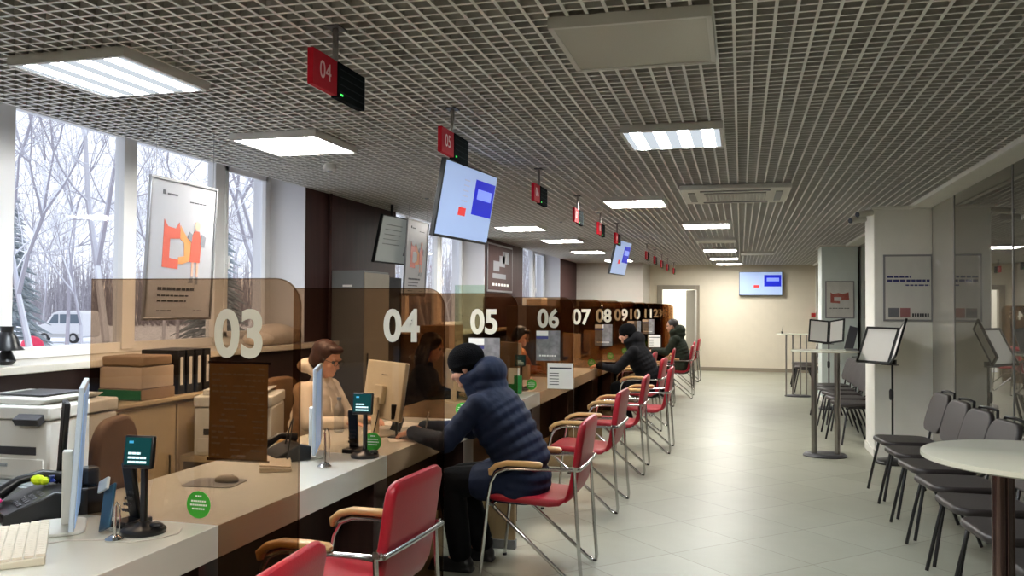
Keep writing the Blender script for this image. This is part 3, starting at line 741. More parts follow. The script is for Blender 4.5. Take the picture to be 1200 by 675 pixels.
for i, (yy, l) in enumerate(((7.74, 'black padded waiting chair at the pillar end of the row'), (7.14, 'black padded waiting chair second from the nearer pillar'), (6.54, 'black padded waiting chair third from the nearer pillar'),
        (5.94, 'black padded waiting chair fourth from the nearer pillar'), (5.34, 'black padded waiting chair fifth from the nearer pillar'), (4.74, 'black padded waiting chair sixth from the nearer pillar, behind the round table'), (4.14, 'black padded waiting chair nearest, partly hidden by the round table leg'))):
    black_chair((1.32, yy, 0), pi+.11+random.uniform(-.03, .03), l, gl)
for i, (xx, yy, l) in enumerate(((1.27, 10.68, 'black waiting chair just behind the nearer pillar'), (1.27, 11.27, 'black waiting chair second behind the nearer pillar'), (1.27, 11.86, 'black waiting chair third behind the nearer pillar'),
        (1.27, 12.45, 'black waiting chair fourth behind the nearer pillar'), (1.27, 13.04, 'black waiting chair at the far end of the row between the pillars'))):
    black_chair((xx, yy, 0), pi+.25, l, 'black waiting chairs between the pillars')
for xx, yy, rz, l in ((1.20, 17.0, pi, 'distant black waiting chair seen behind the table of thin rods'), (1.20, 17.6, pi, 'distant black waiting chair second behind the table of thin rods'), (1.22, 18.2, pi, 'distant black waiting chair third behind the table of thin rods')):
    black_chair((xx, yy, 0), rz, l, 'far black waiting chairs')

# ------------------------------------------------------------------ standing tables and info stands
t = thing('standing_table', 'tall standing table with a round white top and brown steel columns', 'table', (.90, 3.05, 0))
MB().lathe([(.338, 1.062), (.352, 1.068), (.352, 1.082), (.346, 1.086)], 64, c=(.03, .03, 0)).build('tabletop', 'table_top', t, smooth=True)
MB().tube([(-.115, -.04, .03), (-.115, -.04, 1.062)], .019, 14).build('column', 'brown_steel', t, smooth=True)
MB().tube([(-.06, .06, .03), (-.06, .06, 1.062)], .019, 14).build('column', 'brown_steel', t, smooth=True)
MB().obox((-.088, .01, .55), (.045, .045, 1.0), (0, 0, radians(60))).build('column_cladding', 'brown_steel', t, bevel=.004)
MB().lathe([(.27, 0), (.275, .015), (.25, .03)], 40, c=(-.08, 0, 0)).build('base', 'brown_steel', t, smooth=True)
t = thing('standing_table', 'tall standing table with two steel columns and an oval base by the pillar', 'table', (.86, 9.6, 0))
MB().prism(rrect(.68, .46, .2, 8), 1.10, 1.118).build('tabletop', 'table_top', t, bevel=.004)
for x_ in (-.11, .12): MB().tube([(x_, -.03, .03), (x_, -.03, 1.10)], .03, 16).build('column', 'steel', t, smooth=True)
MB().lathe([(.22, 0), (.225, .012), (.2, .035)], 36, sy=.75).build('base', 'dark_grey', t, smooth=True)
t = thing('standing_table', 'distant tall standing table carried on four thin rods', 'table', (.98, 16.0, 0))
MB().prism(rrect(.72, .40, .12, 6), 1.10, 1.115).build('tabletop', 'table_top', t, bevel=.004)
for x_, y_ in ((-.2, -.1), (-.08, .05), (.04, -.1), (.15, .05)): MB().tube([(x_, y_, .02), (x_, y_, 1.10)], .014, 8).build('rod', 'steel', t, smooth=True)
MB().lathe([(.22, 0), (.225, .015), (.2, .03)], 32, sy=.6).build('base', 'dark_grey', t, smooth=True)
tag(MB().tube([(.72, 16.0, 1.117), (.715, 16.0, 1.155)], .02, 10).tube([(.715, 16, 1.15), (.73, 16.0, 1.25)], .004, 6).build('desk_pen', 'black_plastic', smooth=True), 'tiny black pen holder on the distant rod table', 'pen')
t = thing('notice_board', 'small dark board leaning upright on the two column standing table', 'board', (1.12, 9.58, 1.12))
MB().obox((0, 0, .13), (.09, .02, .25), (radians(-6), radians(14), 0)).build('board', 'dark_grey', t, bevel=.004)
MB().obox((0, -.0, .012), (.12, .09, .02)).build('foot', 'cabinet_grey', t, bevel=.003)

def info_stand(label, x, y, rz, z0, h, w1, w2, a1, a2, lean, polez=None):
    t = thing('info_stand', label, 'info stand', (x, y, 0), rz)
    MB().lathe([(.15, 0), (.152, .02), (.13, .04), (.02, .05)], 28).build('base', 'black_metal', t, smooth=True)
    MB().tube([(0, .02, .04), (0, .02, z0+.03)], .011, 10).build('pole', 'black_metal', t, smooth=True)
    MB().lathe([(.014, .64), (.022, .66), (.022, .73), (.014, .75)], 14).build('collar', 'black_plastic', t, smooth=True)
    hinge = Vector((0, -.03, z0))
    for nm, w, ang, sg in (('left_page', w1, a1, -1), ('right_page', w2, a2, 1)):
        A = T(hinge) @ Matrix.Rotation(lean, 4, 'X') @ Matrix.Rotation(ang, 4, 'Z')
        x0, x1 = (-w, -.004) if sg < 0 else (.004, w)
        f = MB(); e = .022
        f.box(x0, x1, -.008, .012, 0, e).box(x0, x1, -.008, .012, h-e, h).box(x0, x0+e, -.008, .012, e, h-e).box(x1-e, x1, -.008, .012, e, h-e)
        f.xf(A); fo = f.build(nm, 'black_plastic', t)
        p = MB().box(x0+e, x1-e, -.002, .004, e, h-e); p.xf(A); p.build('page_sheet', 'paper', fo)
    b = MB(); b.obox((0, .025, z0+.02), (.07, .03, .05)); b.obox((0, -.02, z0-.004), (.16, .05, .008)); b.build('head_bracket', 'black_metal', t)
    return t
info_stand('black info stand with open white pages before the nearer pillar', 1.47, 9.34, radians(-38), 1.0, .42, .36, .26, radians(2), radians(-52), radians(-30))
info_stand('black info stand with open pages just beyond the two column table', 1.32, 14.1, radians(-14), 1.02, .37, .30, .27, radians(16), radians(-28), radians(-20))

# CCTV cameras on the pillar
for dx, dz, l in ((0, 0, 'small white security camera high on the pillar corner, upper one'), (-.07, -.065, 'small white security camera high on the pillar corner, lower one')):
    t = thing('security_camera', l, 'camera', (1.29+dx, 9.66, 2.56+dz))
    MB().tube([(-.10, -.07, -.01), (.05, .03, .02)], .034, 14).build('housing', 'camera_white', t, smooth=True)
    MB().tube([(-.108, -.076, -.012), (-.098, -.069, -.010)], .028, 12).build('lens', 'black_plastic', t, smooth=True)
    MB().tube([(.03, .02, .02), (.05, .03, .05), (.065-dx, .06, .06-dz)], .01, 8).build('bracket', 'camera_white', t, smooth=True)

# ------------------------------------------------------------------ people
def fingers(mb, wrist, d, palm_n, side, curl=.6, s=1.0):
    """palm plus five separate curled fingers. d: pointing direction, palm_n: palm normal (down), side: thumb direction"""
    d = Vector(d).normalized(); nn = Vector(palm_n).normalized(); sd = nn.cross(d).normalized()*side
    w = Vector(wrist)
    mb.ball(w+d*.045*s, (.05*s, .042*s, .018*s), 12, 8, rot=Matrix((d, sd, nn)).transposed().to_euler())
    for i, (o, L) in enumerate(((-.03, .062), (-.011, .078), (.011, .084), (.03, .076))):
        b = w+d*.082*s+sd*o*s; a = curl*.5; p = b
        dd = d.copy()
        for k, seg in enumerate((.45, .32, .25)):
            dd = (dd*cos(a)+nn*sin(a)).normalized(); q = p+dd*L*seg*s
            mb.cap(p, q, (.0092-.0012*k)*s, (.0085-.0012*k)*s, 8); p = q; a = curl*(.7 if k == 0 else .9)
    b = w+d*.03*s+sd*.034*s; q = b+(d*.6+sd*.7+nn*.3).normalized()*.035*s; r = q+(d*.85+sd*.25+nn*.4).normalized()*.028*s
    mb.cap(b, q, .012*s, .010*s, 8); mb.cap(q, r, .0098*s, .008*s, 8)
def head(mb, c, R, s=1.0):
    """skull, jaw, nose, brow, lips, ears; local +x is the face direction"""
    c = Vector(c)
    def P(x, y, z): return c+R@(Vector((x, y, z))*s)
    er = R.to_euler()
    mb.ball(P(-.01, 0, .03), (.095*s, .074*s, .09*s), 20, 14, er)
    mb.ball(P(.025, 0, -.03), (.062*s, .058*s, .075*s), 16, 12, er)
    mb.ball(P(.055, 0, -.085), (.03*s, .03*s, .022*s), 12, 8, er)          # chin
    mb.cap(P(.078, 0, .005), P(.098, 0, -.03), .009*s, .013*s, 8)            # nose
    mb.cap(P(.078, -.035, .025), P(.082, .035, .025), .010*s, .010*s, 8)     # brow
    mb.cap(P(.078, -.017, -.058), P(.078, .017, -.058), .008*s, .008*s, 8)   # mouth
    for sy in (-1, 1):
        mb.ball(P(.06, sy*.035, -.028), (.022*s, .022*s, .022*s), 10, 8)      # cheek
        mb.ball(P(-.005, sy*.074, -.01), (.018*s, .010*s, .030*s), 10, 8, er) # ear
def eyes(parent, c, R, s=1.0):
    m = MB(); c = Vector(c)
    for sy in (-1, 1): m.ball(c+R@(Vector((.073, sy*.031, .006))*s), .0115*s, 10, 8)
    m.build('eyes', 'ink', parent, smooth=True)
def person(label, loc, rz, J, top_m, leg_m, hair, voxel=.008, puff=0, hood=False, skirt=None, glasses=False, hair_kind='short', legs=True, sleeve=(.062, .05, .042), tw=.17, extra=None):
    t = thing('person', label, 'person', loc, rz)
    V = {k: Vector(v) for k, v in J.items() if k not in ('yaw', 'pitch')}
    R = (Matrix.Rotation(J['yaw'], 3, 'Z') @ Matrix.Rotation(J['pitch'], 3, 'Y'))
    b = MB()
    head(b, V['head'], R)
    b.cap(V['neck'], V['head']+R@Vector((-.02, 0, -.05)), .055, .05)
    b.cap(V['hip']+Vector((0, -.07, 0)), V['hip']+Vector((0, .07, 0)), .10, .10)
    b.cap(V['hip'], V['chest'], .12, .13); b.cap(V['chest'], V['neck'], .12, .06)
    b.cap(V['shL'], V['shR'], .055, .055)
    for s in 'LR':
        b.cap(V['sh'+s], V['el'+s], .046, .036); b.cap(V['el'+s], V['wr'+s], .036, .025)
        d = V['ha'+s]-V['wr'+s]
        fingers(b, V['wr'+s], d, (0, 0, -1), (1 if s == 'L' else -1)*-1, .55)
        if legs:
            hp = V['hip']+Vector((0, .09 if s == 'L' else -.09, 0))
            b.cap(hp, V['kn'+s], .075, .052); b.cap(V['kn'+s], V['an'+s], .05, .035); b.cap(V['an'+s], V['an'+s]+Vector((.10, 0, -.05)), .03, .02)
    blob(b, 'body', 'skin', t, voxel=max(.0055, voxel*.75), smooth=2)
    eyes(t, V['head'], R)
    # top garment
    g = MB(); n = 9 if puff else 5
    a0, a1, a2 = V['hip'], V['chest'], V['neck']
    hem = V.get('hem', V['hip']+Vector((-.02, 0, -.03)))
    pts = [hem, a0+Vector((0, 0, .05)), a0.lerp(a1, .5)+Vector((-.02, 0, .02)), a1, a1.lerp(a2, .55)]
    prof = [tw*1.10, tw*1.08, tw*1.08, tw*1.15, tw*.98]
    steps = 12 if puff else 10
    for i in range(steps):
        f = i/(steps-1)*(len(pts)-1); k = min(int(f), len(pts)-2); u = f-k
        p = pts[k].lerp(pts[k+1], u); w = prof[k]*(1-u)+prof[k+1]*u
        ax = (pts[min(k+1, len(pts)-1)]-pts[k]).normalized()
        ang = math.atan2(ax.x, ax.z)
        wob = (1+.012*sin(i*2.1)) if puff else 1
        g.ball(p, (w*.82*wob, w*1.16*wob, (.082 if puff else .085)), 22, 10, (0, ang, 0))
    if puff and legs:
        for s in 'LR':
            hp = V['hip']+Vector((.02, .10 if s == 'L' else -.10, -.02)); g.cap(hp, hp.lerp(V['kn'+s], .5), .135, .115)
    g.cap(V['shL']+Vector((0, -.03, -.01)), V['shR']+Vector((0, .03, -.01)), .078 if puff else .068, .078 if puff else .068)
    if puff: g.cap(a1.lerp(a2, .6), a2+Vector((.015, 0, .03)), .105, .088)
    else: g.cap(a1.lerp(a2, .6), a2, .09, .066)
    for s in 'LR':
        sh, el, wr = V['sh'+s], V['el'+s], V['wr'+s]
        r0, r1, r2 = sleeve
        if puff:
            for A, B_, ra, rb in ((sh, el, r0*1.22, r1*1.25), (el, wr, r1*1.25, r2*1.1)):
                m_ = 4; dd = B_-A; ang = dd.to_track_quat('Z', 'Y').to_euler()
                for i in range(m_+1):
                    u = i/m_; r_ = ra*(1-u)+rb*u; g.ball(A.lerp(B_, u), (r_, r_, dd.length/m_*.78), 14, 9, ang)
                g.cap(A, B_, ra*.93, rb*.93)
        else:
            g.cap(sh, el, r0, r1); g.cap(el, wr, r1, r2)
    if hood:
        hc = V['head']+R@Vector((-.125, 0, -.085))
        if puff:
            g.ball(hc, (.105, .15, .10), 18, 12, (0, radians(20), 0)); g.cap(hc+Vector((.06, -.10, -.02)), hc+Vector((.14, -.06, -.04)), .045, .035); g.cap(hc+Vector((.06, .10, -.02)), hc+Vector((.14, .06, -.04)), .045, .035)
            g.ball(hc+Vector((-.0, 0, -.07)), (.11, .155, .06), 18, 10)
        else:
            g.ball(hc+Vector((0, 0, -.0)), (.07, .11, .055), 16, 10); g.cap(hc+Vector((.04, .09, 0)), V['neck']+Vector((.08, .04, -.03)), .028, .02); g.cap(hc+Vector((.04, -.09, 0)), V['neck']+Vector((.08, -.04, -.03)), .028, .02)
    blob(g, 'jacket' if puff or hood else 'blouse', top_m, t, voxel=voxel, smooth=2 if puff else 4)
    if legs:
        tr = MB()
        tr.cap(V['hip']+Vector((-.0, -.08, -.0)), V['hip']+Vector((0, .08, -.0)), .115, .115)
        for s in 'LR':
            hp = V['hip']+Vector((0, .09 if s == 'L' else -.09, -.01))
            tr.cap(hp, V['kn'+s], .10, .088); tr.cap(V['kn'+s], V['an'+s]+Vector((0, 0, .02)), .086, .070)
        blob(tr, 'trousers', leg_m, t, voxel=voxel*1.2)
        for s in 'LR':
            sh = MB(); an = V['an'+s]
            sh.cap(Vector((an.x-.04, an.y, .045)), Vector((an.x+.15, an.y, .038)), .043, .036); sh.cap(Vector((an.x-.01, an.y, .05)), Vector((an.x-.01, an.y, .13)), .047, .055)
            sh.obox((an.x+.055, an.y, .01), (.27, .085, .02))
            blob(sh, 'shoe', 'shoe', t, voxel=.008)
    hm = MB(); hc = V['head']
    def H(x, y, z): return hc+R@Vector((x, y, z))
    er = R.to_euler()
    if hair_kind == 'beanie':
        hm.ball(H(-.022, 0, .045), (.118, .097, .098), 22, 14, er); hm.ball(H(-.075, 0, .0), (.05, .075, .06), 16, 12, er); hm.lathe([(.0, -.0), (.001, .001)], 4, c=tuple(H(0, 0, .1)))
        rim = [H(.098*cos(a)-.015, .088*sin(a), .012-.018*cos(a)*-1) for a in [i*pi/12 for i in range(25)]]
        hm.tube(rim, .014, 8)
        nm = 'beanie'
    elif hair_kind == 'bob':
        hm.ball(H(-.028, 0, .045), (.100, .090, .088), 22, 14, er)
        for sy in (-1, 1): hm.ball(H(-.03, sy*.07, -.0), (.055, .026, .062), 14, 10, er)
        hm.ball(H(-.075, 0, -.02), (.05, .078, .075), 16, 12, er); hm.ball(H(.052, 0, .087), (.045, .06, .030), 14, 10, er)
        nm = 'hair'
    elif hair_kind == 'long':
        hm.ball(H(-.028, 0, .04), (.105, .092, .094), 22, 14, er)
        hm.ball(H(-.07, 0, -.08), (.065, .095, .14), 18, 14, er)
        for sy in (-1, 1): hm.cap(H(-.02, sy*.08, 0), H(-.01, sy*.10, -.20), .03, .03)
        nm = 'hair'
    else:
        hm.ball(H(-.022, 0, .042), (.098, .083, .088), 22, 14, er); hm.ball(H(-.07, 0, -.02), (.04, .07, .06), 14, 10, er)
        nm = 'hair'
    ho = blob(hm, nm, hair, t, voxel=.008, smooth=2)
    if glasses:
        gm = MB()
        for sy in (-1, 1):
            gm.tube([H(.099, sy*.034+.024*cos(a), .006+.019*sin(a)) for a in [i*pi/8 for i in range(17)]], .0022, 6, cap=False)
            gm.tube([H(.097, sy*.058, .010), H(.0, sy*.082, .012)], .002, 6)
        gm.tube([H(.101, -.011, .01), H(.103, 0, .013), H(.101, .011, .01)], .002, 6)
        gm.build('glasses', 'black_plastic', t, smooth=True)
    return t
# customer in the navy puffer jacket (local +x is where they face)
J1 = dict(hip=(0, 0, .56), hem=(.02, 0, .48), chest=(.17, 0, .90), neck=(.285, 0, 1.055), head=(.375, 0, 1.185), yaw=.12, pitch=.42,
          shL=(.235, .19, .985), shR=(.235, -.19, .985), elL=(.40, .28, .77), elR=(.42, -.27, .77), wrL=(.64, .16, .80), wrR=(.66, -.10, .80), haL=(.74, .10, .79), haR=(.76, -.04, .79),
          knL=(.42, .12, .52), knR=(.43, -.11, .50), anL=(.36, .12, .09), anR=(.30, -.12, .09))
person('person in a navy puffer jacket and black beanie writing at the counter', (-1.235, 4.93, 0), pi, J1, 'navy', 'black_cloth', 'knit', voxel=.009, puff=1, hood=True, hair_kind='beanie', tw=.188)
# pen in that hand
tag(MB().tube([(-1.885, 4.99, .80), (-1.86, 4.97, .90)], .0045, 8).build('pen', 'white_plastic', smooth=True), 'slim pale pen in the fingers of the navy jacket customer', 'pen')
J2 = dict(J1); J2.update(head=(.31, 0, 1.21), neck=(.235, 0, 1.08), chest=(.12, 0, .88), shL=(.19, .19, 1.0), shR=(.19, -.19, 1.0), yaw=.1, pitch=.2)
person('person in a black hooded jacket and black cap seated midway along the counter', (-1.13, 11.15, 0), pi, J2, 'black_jacket', 'black_cloth', 'knit', voxel=.012, puff=1, hood=True, hair_kind='beanie', tw=.18)
J3 = dict(J1); J3.update(head=(.17, 0, 1.24), neck=(.12, 0, 1.10), chest=(.06, 0, .88), shL=(.09, .19, 1.02), shR=(.09, -.19, 1.02), elL=(.25, .27, .78), elR=(.27, -.26, .78), wrL=(.48, .16, .80), wrR=(.5, -.10, .80), haL=(.58, .1, .79), haR=(.6, -.04, .79), yaw=.0, pitch=.1)
person('person in a dark green jacket with short grey hair seated near the far end', (-1.0, 15.3, 0), pi, J3, 'green_jacket', 'black_cloth', 'hair_grey', voxel=.012, puff=1, hood=True, hair_kind='short', tw=.175)
# clerk in the beige hoodie
JW = dict(hip=(0, 0, .52), chest=(.07, 0, .84), neck=(.09, 0, 1.04), head=(.15, 0, 1.19), yaw=.0, pitch=.30,
          shL=(.07, .165, .99), shR=(.07, -.165, .99), elL=(.16, .24, .78), elR=(.17, -.23, .78), wrL=(.38, .16, .79), wrR=(.38, -.12, .79), haL=(.48, .12, .785), haR=(.48, -.08, .785),
          knL=(.42, .10, .48), knR=(.42, -.10, .48), anL=(.40, .11, .09), anR=(.40, -.11, .09))
clerk = person('person with short brown hair and glasses in a beige hoodie behind the counter', (-2.86, 5.30, 0), radians(-8), JW, 'hoodie', 'black_cloth', 'hair_brown', voxel=.009, hood=True, glasses=True, hair_kind='bob', tw=.155)
cd = MB()
for sy in (-1, 1): cd.tube([(.175, sy*.035, .985), (.215, sy*.04, .93), (.225, sy*.045, .84)], .004, 6)
cd.build('hood_cords', 'hoodie_cord', clerk, smooth=True)
person('person with long dark hair behind the counter at panel 05', (-2.80, 7.15, 0), radians(10), JW, 'black_jacket', 'black_cloth', 'hair_dark', voxel=.012, hair_kind='long', tw=.155)
person('person with dark hair in an orange blouse behind panel 06', (-2.75, 10.2, 0), radians(-10), JW, 'orange_cloth', 'black_cloth', 'hair_dark', voxel=.012, hair_kind='bob', tw=.155)

# office chairs behind the counter
OC = None
def office_chair(loc, rz, label):
    global OC
    if OC: return dup(OC, loc, rz, label)
    t = OC = thing('office_chair', label, 'chair', loc, rz, 'clerks chairs')
    MB().prism(rrect(.46, .48, .1, 6), .40, .46).build('seat', 'office_chair', t, bevel=.02, seg=3)
    b = MB(); b.prism(rrect(.44, .52, .16, 8, 0, .80), -.27, -.22, 'x'); b.build('backrest', 'office_chair', t, bevel=.02, seg=3)
    MB().tube([(0, 0, .08), (0, 0, .40)], .025, 12).build('gas_column', 'black_metal', t, smooth=True)
    MB().tube([(-.1, 0, .40), (-.26, 0, .42), (-.29, 0, .6)], .018, 8).build('back_support', 'black_metal', t, smooth=True)
    for k in range(5):
        a = 2*pi*k/5
        l = MB().tube([(0, 0, .10), (.26*cos(a), .26*sin(a), .065)], [.022, .014], 8).build('leg', 'black_plastic', t, smooth=True)
        MB().ball((.27*cos(a), .27*sin(a), .028), (.028, .02, .028), 10, 8).build('castor', 'black_plastic', l, smooth=True)
    for s in (-1, 1):
        MB().tube([(-.1, s*.25, .43), (-.05, s*.27, .55), (.0, s*.27, .64)], .011, 8).tube([(.14, s*.27, .635), (.05, s*.27, .66), (-.12, s*.27, .65)], .018, 8).build('armrest', 'arm_wood', t, smooth=True)
    return t
office_chair((-2.90, 3.12, 0), radians(198), 'brown office chair turned away behind panel 03')
office_chair((-2.86, 5.30, 0), radians(-8), 'brown office chair under the clerk in the beige hoodie')
office_chair((-2.80, 7.15, 0), radians(10), 'brown office chair under the clerk with long dark hair')
office_chair((-2.75, 10.2, 0), radians(-10), 'brown office chair under the clerk in the orange blouse')

# ------------------------------------------------------------------ desktop equipment
Z0 = .7505
def keyboard(loc, rz, label, l=.44, d=.15):
    t = thing('keyboard', label, 'keyboard', loc, rz)
    MB().prism([(-d/2, 0), (d/2, 0), (d/2, .014), (-d/2, .026)], -l/2, l/2, 'x').build('case', 'beige_plastic', t, bevel=.003)
    k = MB()
    sl = -.012/d
    for r in range(6):
        yy = -d/2+.013+r*(d-.026)/5.2
        n = 21
        for c in range(n):
            xx = -l/2+.014+c*(l-.028)/n
            zz = .014+(-(yy)+d/2)*(.012/d)
            k.box(xx, xx+(l-.028)/n*.8, yy-.013, yy+.013, zz+.0005, zz+.008)
    k.build('keys', 'key_plastic', t)
    return t
keyboard((-2.30, 2.30, Z0), radians(-48)+pi, 'beige keyboard on the near end of the counter before the monitor', .50, .19)
keyboard((-2.27, 3.88, Z0), radians(-60), 'beige keyboard on the counter seen through panel 03')

def side_monitor(label, a, b, z0, z1, tilt=0):
    """slim monitor seen edge-on with a pale blue lit face; a,b: near and far lower corners"""
    a, b = Vector((*a, 0)), Vector((*b, 0)); c = (a+b)/2; w = (b-a).length; ang = math.atan2(b.y-a.y, b.x-a.x)
    t = thing('monitor', label, 'monitor', (c.x, c.y, Z0), ang)
    h = z1-z0; zc = (z0+z1)/2-Z0
    TT = T((0, 0, .1)) @ Matrix.Rotation(tilt, 4, 'X') @ T((0, 0, -.1))
    MB().box(-w/2, w/2, -.012, .006, zc-h/2, zc+h/2).xf(TT).build('case', 'pale_blue_plastic', t, bevel=.004)
    MB().box(-w/2+.008, w/2-.008, -.0145, -.0125, zc-h/2+.012, zc+h/2-.022).xf(TT).build('screen', 'blue_face', t)
    MB().box(-.03, .03, .006, .04, .02, zc).build('neck', 'white_plastic', t, bevel=.004)
    MB().prism(rrect(.24, .18, .05, 5, 0, .05), 0, .012).build('foot', 'white_plastic', t, bevel=.003)
    return t
side_monitor('slim white monitor with a pale blue face, seen edge-on before panel 03', (-2.17, 2.40), (-2.455, 2.745), .785, 1.27, tilt=radians(3))
side_monitor('slim white monitor with a pale blue face, edge-on between panels 03 and 04', (-2.10, 3.95), (-2.30, 4.40), .79, 1.23)

def terminal(loc, label, rz=0, flat=True):
    t = thing('display_terminal', label, 'terminal', loc, rz, 'customer display terminals')
    MB().lathe([(.074, 0), (.076, .012), (.066, .022), (.03, .028), (.018, .04)], 28).build('base', 'black_plastic', t, smooth=True)
    MB().prism(rrect(.022, .02, .006, 3), .02, .26).build('pole', 'black_plastic', t)
    c = MB(); c.obox((-.005, -.02, .285), (.112, .022, .115), (radians(-8), 0, radians(6))); c.build('display_case', 'black_plastic', t, bevel=.006)
    A = T((-.005, -.02, .285)) @ Euler((radians(-8), 0, radians(6))).to_matrix().to_4x4()
    s_ = MB().box(-.048, .048, -.0135, -.0115, -.044, .05).xf(A).build('screen', 'screen_dark', t)
    m = MB()
    for r, (x0, x1) in enumerate(((-.034, .012), (-.034, .034), (-.034, .036))):
        xx = x0
        while xx < x1: m.box(xx, min(x1, xx+.013), -.015, -.0138, -.008-.015*r, -.0005-.015*r); xx += .015
    m.xf(A).build('screen_text', 'screen_text', s_)
    MB().box(-.034, -.018, -.015, -.0138, .03, .038).xf(A).build('screen_logo', 'screen_blue_line', s_)
    q = MB(); q.tube([(.03, .03, .02), (.05, .0, .035), (.055, -.03, .02)], .004, 6); q.ball((.052, 0, .03), (.026, .018, .012), 12, 8); q.build('coiled_cable', 'black_plastic', t, smooth=True)
    return t
def slab_device(loc, label, rz=0):
    t = thing('card_reader', label, 'card reader', loc, rz, 'black card readers')
    MB().obox((0, 0, .012), (.08, .12, .024)).build('cradle', 'black_plastic', t, bevel=.005)
    MB().obox((.0, 0, .125), (.055, .022, .22), (radians(14), radians(4), 0)).build('handset', 'black_plastic', t, bevel=.008)
    k = MB()
    for i in range(4):
        for j_ in range(3): k.obox((-.014+j_*.014, -.027+i*.006, .06+i*.02), (.009, .004, .011), (radians(14), 0, 0))
    k.build('keys', 'dark_grey', t)
    return t
T1 = terminal((-2.03, 2.585, Z0), 'black display terminal with a lit dark screen on the counter before panel 03')
T2 = dup(T1, (-1.93, 4.20, Z0), 0, 'black display terminal with a lit screen standing just before panel 04')
T3 = dup(T1, (-2.06, 8.05, Z0), 0, 'small black display terminal with a lit screen behind panel 06')
R1 = slab_device((-2.14, 2.66, Z0), 'black card reader leaning behind the nearest display terminal', radians(-10))
R2 = dup(R1, (-2.06, 4.33, Z0), 0, 'black card reader standing behind the second display terminal')
def microphone(loc, label, rz, cols='chrome'):
    t = thing('desk_microphone', label, 'microphone', loc, rz, 'desk microphones')
    MB().lathe([(.030, 0), (.031, .006), (.02, .014), (.008, .02)], 20).build('base', cols, t, smooth=True)
    MB().tube([(0, 0, .015), (.002, 0, .07), (0, .004, .115)], [.006, .005, .005], 8).build('stem', cols, t, smooth=True)
    MB().tube([(.018, .0, .012), (.022, 0, .08), (.018, .0, .12), (.008, 0, .13), (0, .004, .115)], .0025, 6).build('guard_wire', cols, t, smooth=True)
    return t
MC = microphone((-2.055, 2.47, Z0), 'small chrome desk microphone before the nearest display terminal', 0)
m2 = dup(MC, (-1.99, 3.86, Z0), .6, 'small chrome desk microphone on the counter before the second display terminal'); m2.scale = (1.1, 1.1, 1.5)
tag(MB().tube([(-2.035, 2.45, Z0+.003), (-1.98, 2.46, Z0+.003), (-1.925, 2.52, Z0+.003), (-1.90, 2.60, Z0+.003), (-1.93, 2.66, Z0+.004)], .0025, 6).tube([(-2.08, 2.46, Z0+.003), (-2.2, 2.42, Z0+.003), (-2.26, 2.33, Z0+.003), (-2.22, 2.22, Z0+.003)], .0025, 6).build('cable', 'cable_white', smooth=True), 'thin pale cable lying on the counter around the nearest microphone', 'cable')
# smartphone leaning
t = thing('smartphone', 'dark blue smartphone leaning beside the edge-on monitor nearest the viewer', 'smartphone', (-2.16, 2.56, Z0), radians(-20))
MB().obox((0, 0, .085), (.075, .010, .16), (radians(-20), radians(-24), 0)).build('body', 'teal_phone', t, bevel=.004)
MB().obox((-.048, .012, .155), (.066, .012, .045), (radians(-20), radians(-24), 0)).build('top_cover', 'white_plastic', t, bevel=.004)
MB().obox((0, .04, .01), (.06, .07, .02)).build('stand', 'clear_plastic', t)
# big desk phone with sticky notes
t = thing('desk_phone', 'big black desk phone behind the beige keyboard', 'phone', (-2.60, 2.68, Z0), radians(-35))
MB().prism([(-.12, 0), (.12, 0), (.12, .085), (.05, .10), (-.12, .035)], -.13, .13, 'x').xf(Matrix.Identity(4)).build('body', 'black_plastic', t, bevel=.006)
h = MB(); h.tube([(-.09, -.10, .075), (-.095, -.03, .12), (-.095, .05, .135), (-.09, .11, .115)], [.026, .017, .017, .026], 12); h.build('handset', 'black_plastic', t, smooth=True)
h = MB(); [h.obox((.0+i*.028, -.06+j_*.026, .058+j_*.009), (.02, .018, .008), (radians(20), 0, 0)) for i in range(4) for j_ in range(4)]; h.build('buttons', 'dark_grey', t, bevel=.002)
t2 = thing('remote_handset', 'tall black handset standing upright behind the desk phone', 'handset', (-2.63, 2.86, Z0), radians(-35))
MB().obox((0, 0, .25), (.055, .022, .34), (0, radians(14), 0)).build('body', 'black_plastic', t2, bevel=.006)
MB().obox((-.035, 0, .04), (.08, .07, .08)).build('stand', 'black_plastic', t2, bevel=.006)
MB().lathe([(.005, 0), (.008, .002)], 10, c=(.03, -.013, .38)).build('indicator', 'grey_plastic', t2)
t3 = thing('pen_organiser', 'black organiser tub beside the edge-on monitor foot', 'organiser', (-2.45, 2.80, Z0), radians(-30))
MB().prism(rrect(.13, .12, .03, 5), 0, .10).build('tub', 'black_plastic', t3, bevel=.006)
MB().prism(rrect(.075, .07, .03, 5), .10, .17).build('inner_cup', 'black_plastic', t3, bevel=.012)
MB().obox((.0, -.066, .05), (.10, .004, .07)).build('paper_slip', 'pink_note', t3)
for nm, l, c, s_, m, rt in (('sticky_note', 'crumpled neon yellow sticky note on top of the black desk phone', (-2.615, 2.72, .875), (.03, .022, .020), 'neon_yellow', 0),
                        ('sticky_note', 'neon pink sticky note at the near end of the black desk phone', (-2.715, 2.60, .815), (.028, .02, .010), 'neon_pink', 0),
                        ('sticky_note', 'small yellow sticky note under the pink one by the desk phone', (-2.70, 2.575, .79), (.018, .015, .010), 'neon_yellow', 0)):
    m_ = MB(); m_.ball(c, s_, 7, 5); m_.ball((c[0]+.02, c[1]+.008, c[2]-.004), (s_[0]*.8, s_[1], s_[2]*.8), 6, 5); tag(m_.build(nm, m), l, 'note')
